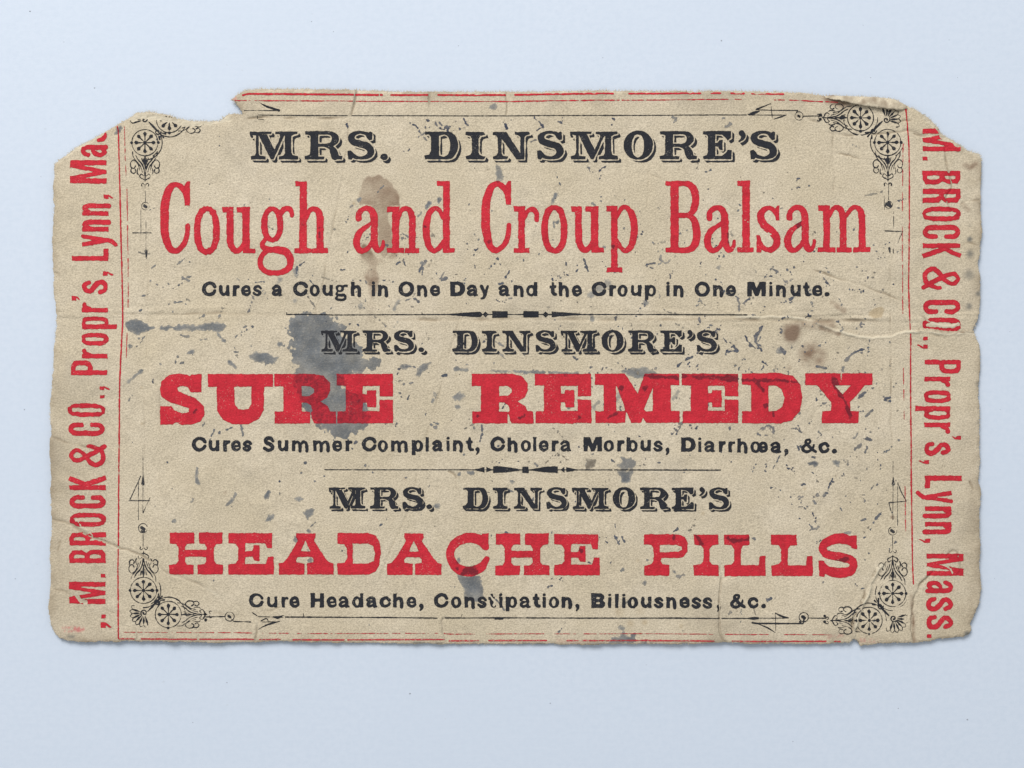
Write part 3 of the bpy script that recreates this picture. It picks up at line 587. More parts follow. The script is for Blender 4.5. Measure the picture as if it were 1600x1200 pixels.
CLAR = font({
'M': "P 5,-432 345,-432 335,-395 130,-390 85,-370 30,-385;P 95,-400 140,-400 140,-90 150,-55 250,-45 245,0 20,0 15,-45 80,-65 98,-110;S 15,-415,30 20,-380,36 35,-352,40;P 135,-390 280,-390 275,-375 390,-147 475,-345 470,-390 570,-390 535,-350 372,0 328,0 155,-345;P 400,-432 745,-432 745,-395 690,-385 660,-365 400,-395;P 550,-400 650,-400 650,-120 665,-70 750,-50 755,0 450,0 455,-45 530,-60 550,-100",
'R': "P 0,-438 350,-438 350,-388 210,-388 210,-45 310,-45 300,0 5,0 0,-50 70,-70 88,-110 88,-370 70,-385 10,-385;S 200,-413,50 360,-413,50 440,-388,76 478,-320,115 440,-252,84 370,-222,50 200,-220,50;S 320,-215,46 410,-180,80 452,-110,122 470,-50,118;P 405,-60 520,-70 530,-60 585,-50 580,0 440,0",
'S': "S 340,-360,90 290,-402,55 200,-422,44 110,-400,62 60,-340,105 95,-275,105 200,-240,105 310,-205,112 362,-130,115 330,-58,88 230,-22,46 120,-40,60 50,-95,80;P 320,-410 360,-432 388,-420 388,-310 340,-295 300,-340;P 0,-130 50,-145 90,-100 100,-40 60,5 10,0",
'D': "P 10,-432 300,-432 300,-385 225,-370 225,-60 300,-40 300,0 10,0 -5,-55 70,-75 100,-130 100,-350 70,-385 5,-385;S 200,-408,48 330,-408,50 420,-360,100 463,-215,122 420,-75,100 330,-24,50 200,-24,48",
'I': "P 10,-430 300,-430 315,-385 240,-370 215,-320 212,-120 230,-70 320,-45 300,0 20,0 5,-45 85,-75 108,-120 108,-320 85,-365 5,-380",
'N': "P 5,-430 200,-430 145,-330 140,-330 140,-100 160,-60 245,-45 230,0 10,0 0,-45 60,-65 85,-110 85,-330 60,-375 5,-385;P 60,-430 215,-430 432,-100 432,-120 495,-120 495,0 375,0 140,-330;P 345,-430 575,-430 588,-390 520,-375 497,-340 495,-50 432,-90 435,-340 410,-375 348,-385",
'O': "E 228,-222,228,225,2.1;-E 222,-212,95,180,2.2",
'E': "P 0,-438 440,-438 440,-330 390,-295 350,-340 300,-380 195,-390 195,-255 235,-260 260,-300 310,-300 310,-140 260,-150 235,-195 195,-200 195,-50 300,-55 370,-110 390,-150 450,-140 445,0 5,0 0,-45 60,-65 80,-110 80,-350 60,-380 0,-390",
"'": "S 55,-405,95 85,-370,70 70,-320,50 20,-280,28", '.': "E 58,-40,58,50"})
SLAB = font({
'S': "P 258,-310 258,-198 190,-198 175,-228 140,-240 108,-228 110,-205 150,-188 225,-160 275,-110 280,-60 250,-12 190,5 130,5 105,-10 85,-2 82,3 0,5 0,-112 72,-112 90,-85 140,-65 180,-75 182,-98 140,-112 60,-135 10,-170 0,-215 10,-265 55,-305 120,-315 170,-308 185,-300 195,-310",
'U': "P 0,-312 215,-312 218,-305 222,-312 408,-312 408,-232 352,-232 350,-90 320,-30 255,2 155,2 95,-25 60,-80 55,-150 55,-232 0,-232;-P 165,-232 273,-232 272,-120 255,-95 220,-87 190,-95 170,-120",
'R': "P 0,-312 250,-312 310,-300 350,-255 352,-210 330,-165 290,-140 335,-110 350,-78 385,-78 387,-2 250,-2 240,-20 227,-72 225,-2 3,-2 3,-78 57,-78 57,-235 0,-235;-P 172,-236 225,-236 250,-218 250,-195 225,-175 172,-173;-P 172,-132 205,-132 230,-115 238,-80 230,-75 172,-78",
'E': "P 0,-312 352,-312 353,-3 5,-3 5,-78 57,-78 57,-238 0,-238;-P 163,-236 268,-236 268,-171 370,-171 370,-150 268,-150 268,-80 163,-80;P 160,-188 185,-188 190,-210 248,-210 248,-103 192,-103 187,-132 160,-132",
'M': "P 0,-312 188,-312 268,-190 312,-312 528,-312 528,-242 475,-240 475,-80 530,-78 530,-5 318,-5 300,-40 290,-5 228,-5 195,-75 190,-5 3,-5 3,-78 55,-78 55,-240 0,-242;-P 133,-235 140,-225 190,-90 188,-78 133,-78;-P 362,-220 362,-78 318,-78 305,-90",
'D': "P 0,-312 230,-316 320,-300 365,-240 378,-165 362,-80 315,-20 240,-2 0,-2 0,-78 57,-78 57,-242 0,-242;-P 167,-236 215,-236 250,-210 265,-160 250,-105 215,-80 167,-78",
'Y': "P 0,-314 420,-314 422,-240 375,-238 283,-135 282,-78 335,-78 333,-2 103,-2 105,-78 163,-78 162,-135 75,-238 0,-240;-P 185,-238 285,-238 232,-180;-P 222,-318 228,-318 227,-265 224,-265"})
FREN = font({
'H': "P 5,-260 155,-260 157,-192 112,-190 100,-170 100,-78 112,-60 155,-58 152,0 0,0 0,-58 45,-62 60,-85 60,-165 45,-190 5,-192;P 187,-260 333,-260 333,-192 295,-188 280,-165 280,-85 295,-62 337,-58 337,0 178,0 180,-58 222,-62 234,-80 234,-168 222,-190 187,-192;P 90,-152 240,-152 240,-110 90,-110",
'E': "P 0,-257 272,-257 272,-164 240,-164 228,-195 105,-197 103,-65 235,-67 245,-112 282,-112 282,0 0,0 0,-62 45,-68 62,-90 62,-165 45,-192 0,-195;P 95,-145 150,-147 158,-182 193,-182 193,-85 160,-87 150,-112 95,-110",
'A': "P 108,-258 228,-258 228,-235 218,-210 290,-100 315,-75 340,-68 340,0 175,0 175,-68 215,-75 218,-95 205,-110 118,-110 105,-92 110,-75 158,-68 158,0 0,0 0,-68 25,-75 55,-105 118,-210 108,-235;-P 165,-212 135,-145 198,-145",
'D': "P 2,-260 190,-260 240,-245 268,-195 272,-130 262,-60 235,-18 195,0 2,0 2,-68 45,-75 62,-100 62,-160 45,-190 2,-195;-P 97,-195 190,-195 225,-180 238,-130 228,-85 195,-70 97,-68",
'C': "S 248,-170,36 215,-215,60 140,-232,62 60,-200,54 25,-130,50 60,-50,57 140,-20,62 215,-45,55 255,-100,34;P 225,-258 265,-260 266,-165 232,-165 215,-205",
'P': "P 0,-257 215,-257 255,-240 272,-200 270,-150 245,-115 200,-108 105,-112 103,-90 118,-70 158,-65 158,0 0,0 0,-62 45,-72 60,-95 60,-165 45,-190 0,-195;-P 97,-192 205,-192 235,-180 238,-160 215,-148 97,-145",
'I': "P 0,-255 155,-257 155,-195 115,-190 100,-165 100,-90 115,-70 155,-65 155,0 0,0 0,-65 45,-70 62,-90 62,-165 45,-190 5,-195",
'L': "P 0,-255 157,-255 160,-192 120,-188 105,-165 103,-65 218,-65 225,-122 258,-122 260,2 5,2 0,-62 45,-70 63,-90 63,-165 45,-190 0,-195",
'S': "S 225,-185,32 190,-222,57 120,-232,62 45,-205,52 28,-165,48 60,-132,50 130,-120,54 200,-100,52 218,-65,50 190,-28,58 120,-20,62 55,-35,50 20,-80,32;P 200,-250 238,-252 238,-170 205,-172;P 0,-95 38,-95 50,-30 35,5 5,0"})
ARCH = "S 30,-85,30 60,-115,36 92,-104,40 104,-62,42 104,-5,42"
GOTH = font({
'C': "S 162,-118,42 140,-148,44 90,-162,40 40,-135,46 24,-90,48 40,-42,46 90,-18,40 140,-35,42 162,-66,40",
'c': "S 116,-92,38 90,-118,36 60,-118,38 28,-95,42 22,-62,44 38,-28,42 70,-16,36 105,-30,34 120,-50,30",
'u': "S 22,-118,42 22,-55,42 45,-22,40 80,-28,36 105,-60,36;L 108,-138,42 108,0,42", 'r': "L 22,-136,44 22,0,44;S 30,-85,30 50,-112,36 70,-116,38",
'e': "S 22,-62,26 110,-66,26;S 107,-66,32 95,-105,38 64,-120,36 30,-100,40 22,-66,42 35,-30,42 68,-15,34 100,-28,30 112,-45,26",
's': "S 102,-95,32 75,-118,34 45,-115,38 25,-95,40 40,-73,38 75,-60,38 95,-38,42 75,-17,36 45,-15,34 15,-38,32",
'a': "S 18,-95,36 50,-120,36 85,-115,40 103,-85,42 103,-16,42;S 95,-76,26 45,-65,36 22,-38,40 45,-16,36 85,-30,32 100,-55,30;S 112,-14,26 128,-12,24",
'o': "E 61,-67,62,71;-E 61,-67,24,46", 'g': "E 55,-92,52,46;-E 55,-92,20,24;S 90,-112,28 120,-126,28 142,-124,26;S 25,-48,24 14,-22,26 60,-10,34 112,-6,36 125,24,34 100,47,30 50,50,30 12,35,30 22,6,24",
'h': "L 22,-172,42 22,0,42;" + ARCH, 'n': "L 22,-136,42 22,0,42;" + ARCH,
'i': "L 20,-134,38 20,0,38;E 20,-162,19,17", 'l': "L 20,-176,40 20,0,40", 'O': "E 97,-88,97,95;-E 97,-88,50,55",
'D': "P 0,-180 100,-180 150,-165 180,-125 183,-80 170,-35 130,-5 90,0 0,0;-P 58,-138 90,-138 118,-120 126,-90 116,-60 90,-42 58,-42",
'y': "S 16,-122,40 60,-22,42;S 92,-122,30 65,-45,36 45,15,36 14,34,30", 'd': "E 58,-67,59,71;-E 58,-67,23,43;L 114,-176,42 114,0,42", 't': "S 42,-160,30 43,-110,42 43,-50,44 55,-22,38 78,-20,34;L 4,-116,32 82,-116,32",
'p': "L 22,-136,44 22,46,44;E 80,-67,60,71;-E 80,-67,23,43", 'b': "L 22,-172,42 22,0,42;E 80,-67,60,71;-E 80,-67,23,43",
'M': "P 0,-178 80,-178 115,-90 150,-178 230,-178 230,0 176,0 172,-95 135,0 95,0 57,-95 54,0 0,0", '.': "E 30,-26,31,28", ',': "S 26,-24,50 32,2,36 14,34,16",
'S': "S 125,-130,36 95,-163,42 58,-163,44 30,-136,46 45,-105,46 88,-88,48 120,-58,46 105,-24,44 65,-15,42 20,-38,40",
'm': "L 22,-136,42 22,0,42;S 30,-85,26 60,-116,34 90,-106,38 102,-65,40 102,-5,40;S 108,-85,26 142,-116,34 174,-106,38 186,-65,40 186,-5,40",
'&': "S 180,-18,38 130,-52,40 60,-130,36 72,-162,30 108,-160,32 105,-125,30 40,-85,34 22,-50,38 50,-18,36 100,-20,34 150,-70,30 158,-102,24",
'H': "L 26,-178,52 26,0,52;L 139,-178,52 139,0,52;L 25,-92,40 140,-92,40",
'B': "P 0,-180 120,-180 160,-160 160,-115 140,-95 172,-70 172,-25 140,0 0,0;-P 62,-135 104,-135 104,-112 62,-112;-P 62,-72 106,-72 106,-50 62,-50",
'Q': "E 60,-67,62,71;-E 60,-67,24,46;S 114,-62,26 202,-66,26;S 199,-66,32 187,-105,38 156,-120,36 122,-100,40 114,-66,42 127,-30,42 160,-15,34 192,-28,30 204,-45,26"})
COND = font({   # height 228, stroke about 32; width in the key below
'B': "P 0,-228 50,-228 80,-210 82,-150 65,-120 85,-95 85,-20 55,0 0,0;-P 32,-198 48,-198 52,-185 52,-145 45,-132 32,-132;-P 32,-100 48,-100 54,-85 54,-45 48,-30 32,-30",
'R': "P 0,-228 52,-228 80,-208 82,-140 65,-115 80,-95 84,0 52,0 48,-80 40,-98 32,-98 32,0 0,0;-P 32,-198 46,-198 51,-185 51,-145 45,-130 32,-130",
'O': "E 42,-114,42,116,3;-E 42,-114,13,86,3", 'C': "S 67,-145,30 66,-190,32 42,-212,32 18,-190,34 17,-115,34 18,-40,34 42,-16,32 66,-38,32 67,-80,30",
'K': "L 16,-228,32 16,0,32;L 76,-230,30 22,-95,30;L 32,-135,34 78,2,34", 'M': "P 0,-228 45,-228 70,-80 95,-228 140,-228 140,0 108,0 108,-150 82,0 58,0 32,-150 32,0 0,0",
'L': "P 0,-228 32,-228 32,-34 77,-34 77,0 0,0", 'P': "P 0,-228 55,-228 88,-210 92,-170 92,-130 80,-105 50,-92 32,-92 32,0 0,0;-P 32,-198 50,-198 60,-185 60,-140 50,-124 32,-124",
'&': "S 134,-6,30 84,-90,32 48,-175,30 76,-213,28 110,-185,28 92,-140,28 42,-100,30 18,-60,32 48,-16,30 104,-25,30 132,-80,28 136,-106,24",
'y': "L 14,-165,28 38,-8,28;S 62,-160,26 45,-50,28 37,10,30 14,44,28", 'n': "L 15,-163,30 15,0,30;S 25,-120,22 42,-148,30 60,-130,32 61,-70,32 61,0,32",
'a': "S 16,-115,30 25,-140,30 42,-148,30 60,-130,32 61,-60,32 63,-6,32;S 58,-92,26 30,-78,30 16,-45,32 28,-15,30 50,-25,28 60,-45,24",
's': "S 66,-115,28 55,-142,30 40,-148,30 20,-130,32 20,-105,32 45,-82,34 66,-55,34 64,-25,32 42,-14,30 20,-25,30 14,-50,28",
'r': "L 15,-163,30 15,0,30;S 25,-110,24 38,-140,28 54,-146,30", 'o': "E 39,-81,39,84,3;-E 39,-81,11,56,3", 'p': "L 15,-162,30 15,55,30;E 41,-81,39,84,3;-E 42,-81,11,56,3",
"'": "P 0,-228 32,-228 30,-190 5,-168 2,-180 15,-195 0,-198", '.': "P 0,-30 28,-30 28,0 0,0", ',': "P 0,-32 30,-32 30,0 5,38 0,25 14,0 0,0"})
CW = {'B': 85, 'R': 84, 'O': 84, 'C': 82, 'K': 90, 'M': 140, 'L': 77, 'P': 92, '&': 148, 'y': 74, 'n': 77, 'a': 79, 's': 82, 'r': 68, 'o': 78, 'p': 80, "'": 32, '.': 28, ',': 30}

def glyph(items, tf, ws, box, h):
    """rasterise one glyph; tf maps local points to card pixels, ws scales stroke widths"""
    c = Canvas(*box, h)
    for op, pts in items:
        sub = op[0] == '-'; k = op[-1]
        if k == 'P': c.poly([tf(p) for p in pts], sub)
        elif k in 'SL':
            P = [(*tf(p[:2]), p[2] * ws / 2) for p in pts]
            P = catmull(P, 6) if k == 'S' else np.array(P)
            c.stroke(P[:, :2], P[:, 2], sub, k == 'L')
        else:
            cx, cy, rx, ry = pts[0][:4]; n = pts[0][4] if len(pts[0]) > 4 else 2.0
            a = tf((cx, cy)); b = tf((cx + rx, cy + ry)); c.ell(a[0], a[1], abs(b[0] - a[0]), abs(b[1] - a[1]), n, sub)
    return c
RUBG = RUB
CARDD = D
def finish(F, X, Y, rough, clip=1.2, rub=1.0):
    F = F + rough * (0.55 * samp(N1, X, Y) + 0.45 * samp(N2, X, Y)) * np.where(F > -6, 1, 0)
    F = np.minimum(F, gsamp(CARDD, X, Y) - clip)
    if rub:
        F = np.minimum(F, -(gsamp(np.clip(RUBG, -6, 6), X, Y) * rub) + 0.6 * samp(N1, X, Y))
        F = np.minimum(F, gsamp(np.clip(ply, -9, 9), X, Y) + 0.6)
    return F
def ink(name, F, box, h, mat, parent, off, extra=None):
    r = march(np.clip(F, -3, 3), box[0], box[1], h)
    if r is None: return None
    X, Y, lo, to = r
    at = {'stain': samp(STAIN, X, Y), 'rim': np.clip(samp(F, (X - box[0]) / h, (Y - box[1]) / h), 0, 4)}
    for k, v in (extra or {}).items(): at[k] = v(X, Y) if callable(v) else np.full(len(X), v)
    return build(name, co3(X, Y, off), lo, to, mat, parent, at)

def word(name, gl, mat, parent, h, rough, shade=None, off=0.34, label=None, rnd=0.0, worn=0):
    """gl: list of (items, tf, ws, extent box)"""
    bx = np.array([g[3] for g in gl]); pad = 4 + (shade[0] if shade else 0)
    box = (math.floor(bx[:, 0].min() - pad), math.floor(bx[:, 1].min() - pad), math.ceil(bx[:, 2].max() + pad), math.ceil(bx[:, 3].max() + pad))
    C = Canvas(*box, h)
    for items, tf, ws, b in gl:
        j0 = max(0, int((b[0] - 4 - box[0]) / h)); i0 = max(0, int((b[1] - 4 - box[1]) / h))
        gb = (box[0] + j0 * h, box[1] + i0 * h, b[2] + 4, b[3] + 4)
        g = glyph(items, tf, ws, gb, h)
        a = g.F[:C.F.shape[0] - i0, :C.F.shape[1] - j0]
        s = np.s_[i0:i0 + a.shape[0], j0:j0 + a.shape[1]]; C.F[s] = np.maximum(C.F[s], a)
    F = C.F + rnd; X, Y = np.meshgrid(C.xs, C.ys)
    if shade:
        ofs, gap, ink_ = shade
        Fb = F.copy()
        S = np.full(F.shape, -9.0)
        for q in np.linspace(0, 1, int(ofs / h) + 1)[1:]:
            k = int(round(q * ofs / h)); sh = np.full(F.shape, -9.0); sh[k:, k:] = Fb[:-k, :-k]; S = np.maximum(S, sh)
        g2 = gap + ink_ * samp(N3, X, Y)
        F = np.maximum(Fb, np.minimum(S, -(Fb + g2)))
    if worn: F = F - worn * np.clip(samp(N3, X + 300, Y) - 0.9, 0, 2)
    F = finish(F, X, Y, rough)
    o = ink(name, F, box, h, mat, parent, off)
    if o and label: o['label'] = label
    return o

def gext(items, tf, ws):
    pts = []
    for op, P in items:
        for p in P:
            if op[-1] == 'E': pts += [tf((p[0] - p[2], p[1] - p[3])), tf((p[0] + p[2], p[1] + p[3]))]
            elif op[-1] in 'SL':
                a = tf(p[:2]); r = p[2] * ws / 2; pts += [(a[0] - r, a[1] - r), (a[0] + r, a[1] + r)]
            else: pts.append(tf(p))
    a = np.array(pts); return (*a.min(0), *a.max(0))
def hline(fnt, seq, sc, base, sy=1.0):
    """seq: [(char, left px)]; base(x) gives the baseline"""
    out = []
    for ch, x0 in seq:
        by = base(x0); tf = (lambda p, x0=x0, by=by: (x0 + p[0] * sc, by + p[1] * sc * sy))
        out.append((fnt[ch], tf, sc, gext(fnt[ch], tf, sc)))
    return out
def line(label, words, fnt, sc, base, mat, h, rough, shade=None, rnd=0.0, worn=0):
    e = empty('printed_line', card); e['label'] = label
    for w in words:
        word('printed_word', hline(fnt, w, sc, base), mat, e, h, rough, shade, rnd=rnd, worn=worn)
    return e
def seq(s, *xs): return list(zip(s, xs))

line('black shaded line reading MRS. DINSMORE\'S across the top', [seq('MRS.', 390.5, 476.5, 543, 594.2), seq("DINSMORE'S", 663.5, 726.5, 769.5, 839, 890.3, 974.5, 1030.5, 1098, 1153, 1172)],
     CLAR, 0.1, lambda x: 249.2 - 0.0006 * (x - 400), MBLK, 0.5, 0.30, (5.2, 2.1, 0.15))
line('red condensed line reading Cough and Croup Balsam', [seq('Cough', 250.5, 303, 347.5, 403, 461.25), seq('and', 551.75, 605, 660.5), seq('Croup', 752.5, 803, 846.25, 892, 947.5), seq('Balsam', 1040, 1099.5, 1152.5, 1181.25, 1224.5, 1278.25)],
     ROMAN, 0.25, lambda x: 395.9 - 0.0019 * (x - 260), MRED, 0.75, 0.42, rnd=0.35)
line('small black line about a cough in one day', [seq('Cures', 315, 341.9, 363.5, 376.25, 394.75), seq('a', 424.75), seq('Cough', 458.25, 484.4, 504.4, 524.4, 548.75), seq('in', 581.25, 591), seq('One', 623, 652, 672),
     seq('Day', 703.75, 729.4, 750.6), seq('and', 779, 802.5, 822.5), seq('the', 858.5, 873, 893.25), seq('Croup', 924.5, 951.9, 965, 985.5, 1007.5), seq('in', 1041, 1052), seq('One', 1085, 1114, 1134), seq('Minute.', 1167.5, 1201.5, 1212, 1234.4, 1253.75, 1268.5, 1287.75)],
     GOTH, 0.125, lambda x: 462.4 + 0.0006 * (x - 315), MBLK, 0.5, 0.32, rnd=0.12)
line('middle black shaded line reading MRS. DINSMORE\'S', [seq('MRS.', 501.5, 566.5, 615.6, 654), seq("DINSMORE'S", 707, 752.5, 784.75, 836.5, 876, 939.75, 981, 1031.5, 1073, 1088)],
     CLAR, 0.0755, lambda x: 549.4, MBLK, 0.5, 0.28, (4.3, 1.55, 0.25))
line('heavy red slab line reading SURE REMEDY', [seq('SURE', 250.5, 325, 428.75, 526.25), seq('REMEDY', 737, 835.5, 929.25, 1065, 1158.75, 1257.5)],
     SLAB, 0.25, lambda x: 662.3 - 0.0006 * (x - 250), MRED, 0.75, 0.38)
line('small black line about summer complaint and cholera', [seq('Cures', 300, 326.5, 349, 361.25, 379.25), seq('Summer', 411.25, 434.5, 456.25, 489.4, 519.4, 540), seq('Complaint,', 565.6, 590.75, 611.25, 643.5, 665, 675, 697.5, 707.5, 728.5, 743),
     seq('Cholera', 766, 793, 814, 833, 841.75, 862, 875), seq('Morbus,', 911.5, 943.5, 964.5, 978.75, 1000.6, 1020.6, 1039.5), seq('DiarrhQa,', 1064, 1090.75, 1100, 1123, 1137.5, 1151.75, 1172.5, 1203.5, 1225), seq('&c.', 1251.5, 1278.75, 1299.5)],
     GOTH, 0.125, lambda x: 705 + max(0, (x - 1000) * 0.0105), MBLK, 0.5, 0.34, rnd=0.12, worn=0.25)
line('lowest black shaded line reading MRS. DINSMORE\'S', [seq('MRS.', 513.5, 578, 628.75, 666), seq("DINSMORE'S", 723, 769.4, 802.5, 853.75, 893.5, 957.5, 999.4, 1049.4, 1092, 1107)],
     CLAR, 0.0765, lambda x: 794.6 + 0.0012 * (x - 510), MBLK, 0.5, 0.30, (4.2, 1.25, 0.38))
line('red spurred line reading HEADACHE PILLS', [seq('HEADACHE', 264.5, 357.5, 436.25, 527, 605, 697, 773.75, 866.25), seq('PILLS', 1006.25, 1083.75, 1131.25, 1205, 1278.75)],
     FREN, 0.25, lambda x: 897 + 0.0030 * (x - 264) * (1 if x < 800 else 0.72) + (0.45 if x >= 800 else 0), MRED, 0.75, 0.40, rnd=0.2)
line('small black line about headache and biliousness', [seq('Cure', 389.4, 417.5, 440, 452.5), seq('Headache,', 485.5, 510.6, 528.75, 550.75, 572, 593.4, 614.4, 635, 655), seq('Constipation,', 678, 705.25, 726, 746, 763, 780, 790.25, 811.5, 832.5, 848, 857.75, 877.75, 899),
     seq('Biliousness,', 923.75, 950, 961, 972, 981, 1001.5, 1022, 1041, 1061.6, 1080, 1097.5, 1119), seq('&c.', 1140, 1168, 1189)],
     GOTH, 0.125, lambda x: 948.8 + 0.0016 * (x - 389), MBLK, 0.5, 0.36, rnd=0.12, worn=0.4)

def side(label, words, left):
    e = empty('printed_line', card); e['label'] = label
    for w in words:
        gl = []
        for ch, a, b, bx, sy in w:
            sx = abs(b - a) / CW[ch]
            if left: tf = (lambda p, a=a, sx=sx, bx=bx, sy=sy: (bx + p[1] * sy, a - p[0] * sx))
            else: tf = (lambda p, a=a, sx=sx, bx=bx, sy=sy: (bx - p[1] * sy, a + p[0] * sx))
            gl.append((COND[ch], tf, 0.25, gext(COND[ch], tf, 0.25)))
        word('printed_word', gl, MRED, e, 0.5, 0.42, rnd=-0.15, worn=0.12)
L = lambda s, ys, bx, sy=0.25: [(c, a, b, bx, sy) for c, (a, b) in zip(s, ys)]
side('red line M. Brock & Co., reading upward along the left band', [
    L('.,', [(966, 959.5), (981, 972)], 166), L('M.', [(943.2, 908.7), (902, 896)], 165.5), L('BROCK', [(879.5, 858.5), (852, 831), (823, 801), (794.5, 773.5), (765.8, 743)], 166), L('&', [(731, 694)], 165.5),
    L('CO.,', [(681, 660), (651.5, 630), (622.5, 617), (609.5, 603.5)], 164.5), L("Propr's,", [(586.3, 563), (559.5, 545.5), (540, 520), (514.5, 494.5), (488, 472.5), (470, 462), (460, 437), (431, 424)], 169),
    L('Lynn,', [(408, 388.5), (386, 366.5), (362, 343.5), (337.5, 317.5), (311, 304)], 170), L('Mas', [(287, 250), (246, 225.5), (222.5, 201)], 166.5)], True)
side('red line M. Brock & Co., reading downward along the right band', [
    L('M.', [(201, 237), (245, 251)], 1441, 0.262), L('BROCK', [(267, 288.5), (295, 318), (323, 346), (351, 374), (380, 404)], 1440.5, 0.262), L('&', [(416, 453)], 1440.5, 0.262), L('CO.,', [(468, 491), (496, 519), (526, 532), (538, 545)], 1441.5, 0.258),
    L("Propr's,", [(562, 584), (589, 604), (609.5, 630), (634, 656), (660, 677.5), (681, 687), (690, 712), (719, 725)], 1444, 0.25), L('Lynn,', [(743, 763), (766, 786.5), (791, 810), (815, 835), (842, 848)], 1445, 0.254), L('Mass.', [(865, 899.5), (906, 927.5), (932, 955.5), (960, 984), (991, 996.5)], 1447.5, 0.254)], False)

# ------------------------------------------------------------------ rules, dividers, corner ornaments
def shape(name, draw, box, h, mat, parent, rough=0.25, label=None, off=0.34, loss=0.0, extra=None, clip=1.2, rub=1.0, at=None):
    C = Canvas(*box, h); draw(C); X, Y = np.meshgrid(C.xs, C.ys); F = C.F
    if loss: F = F - loss * np.clip(samp(N2, X, Y) * 0.7 + samp(N3, X, Y) * 0.6 + 0.1, 0, 3)
    o = ink(name, finish(F, X, Y, rough, clip, rub), box, h, mat, parent, off, at)
    if o and label: o['label'] = label
    return o
def S_(C, P, w, smooth=True):
    P = np.asarray(P, float); w = np.broadcast_to(np.asarray(w, float) / 2, (len(P),))
    Q = np.column_stack([P, w]); Q = catmull(Q, 6) if smooth else Q
    C.stroke(Q[:, :2], Q[:, 2])
def gap_rule(name, ctrl, segs, w, label, loss=0.0, mat=None, axis=0, rough=0.35):
    c = np.array(ctrl, float)
    def draw(C):
        for a, b in segs:
            n = max(2, int((b - a) / 8)); t = np.linspace(a, b, n)
            o = np.interp(t, c[:, axis], c[:, 1 - axis]); P = np.column_stack([t, o] if axis == 0 else [o, t])
            S_(C, P, w, False)
    box = (c[:, 0].min() - 6, c[:, 1].min() - 6, c[:, 0].max() + 6, c[:, 1].max() + 6)
    return shape(name, draw, box, 0.5, mat or MRED, card, rough, label, loss=loss)
rule = 'border_rule'
gap_rule(rule, [(366,154),(385,147.2),(440,147.2),(520,148.2),(640,149),(740,148.8),(820,148),(900,146.8),(1000,146.5),(1100,146.3),(1180,146.6),(1230,147.2)],
    [(380,552),(556.5,591),(595,597),(611,669),(685,789.5),(805,888),(888,958),(983,1094),(1111,1125),(1142,1162),(1175,1224)], 3.2, 'thick red rule along the torn top edge', 0.12)
gap_rule(rule, [(367,157.6),(460,157.8),(552,158.5),(668,159),(800,158.6),(900,157.3),(1000,156.7),(1130,156),(1220,156.3),(1260,158),(1312,160.5)],
    [(367,551),(557,668),(673,967),(972,1137),(1148,1158),(1210,1225),(1233,1285),(1289,1308)], 1.7, 'thin red rule under the thick top rule', 0.25)
gap_rule(rule, [(182.5,194),(185,205),(187.5,300),(190,400),(191.5,460),(192,500),(189.5,560),(187.5,620),(186.6,700),(185.8,760),(185.2,900),(185.6,998)], [(194,852),(858,997)], 2.4, 'thick red rule down the left side', 0.2, axis=1)
gap_rule(rule, [(194.5,196),(195.5,240),(198.5,300),(200,400),(200.5,460),(198,560),(195,700)], [(198,275),(296,345),(352,398),(404,432),(440,480),(520,560)], 1.4, 'thin worn red rule inside the left one', 0.35, MREDTHIN, 1)
gap_rule(rule, [(1415,168),(1417.5,195),(1420,230),(1420.3,300),(1419.5,400),(1419,440),(1420,480),(1422.5,530),(1423,640),(1423.6,720),(1424.5,800),(1425.5,880),(1427,914)], [(170,516),(522,912)], 2.2, 'thick red rule down the right side', 0.2, axis=1)
gap_rule(rule, [(1411,222),(1409.5,300),(1409,400),(1410,480),(1411,560),(1412.5,640),(1414,760),(1415,830)], [(225,290),(300,330),(340,410),(414,490),(575,655),(760,830)], 1.4, 'thin worn red rule inside the right one', 0.35, MREDTHIN, 1)
gap_rule(rule, [(185,997.6),(310,998.2),(400,998.8),(540,999.6),(694,999.0),(702,1001.2),(860,1000.8),(1000,1000.5),(1115,1001.2),(1145,1001.6),(1290,1001.8),(1312,1002)],
    [(186,211.5),(221.5,308),(313,398),(406,437.5),(458,537),(544,694),(702,748),(764,854),(886,903),(910,1115),(1144,1196),(1199,1290),(1303,1312)], 2.4, 'thick red rule along the bottom edge', 0.15, MREDTHIN)
gap_rule(rule, [(194,987.4),(330,987.9),(460,989.4),(560,989.8),(690,989.2),(700,990.8),(860,990.4),(1000,989.8),(1115,990.6),(1310,991.5)],
    [(194,270),(276,334),(341,398),(406,452),(465,625),(634,690),(694,742),(760,850),(866,900),(912,1115),(1133,1200),(1225,1300)], 1.3, 'thin worn red rule over the bottom one', 0.35, MREDTHIN)

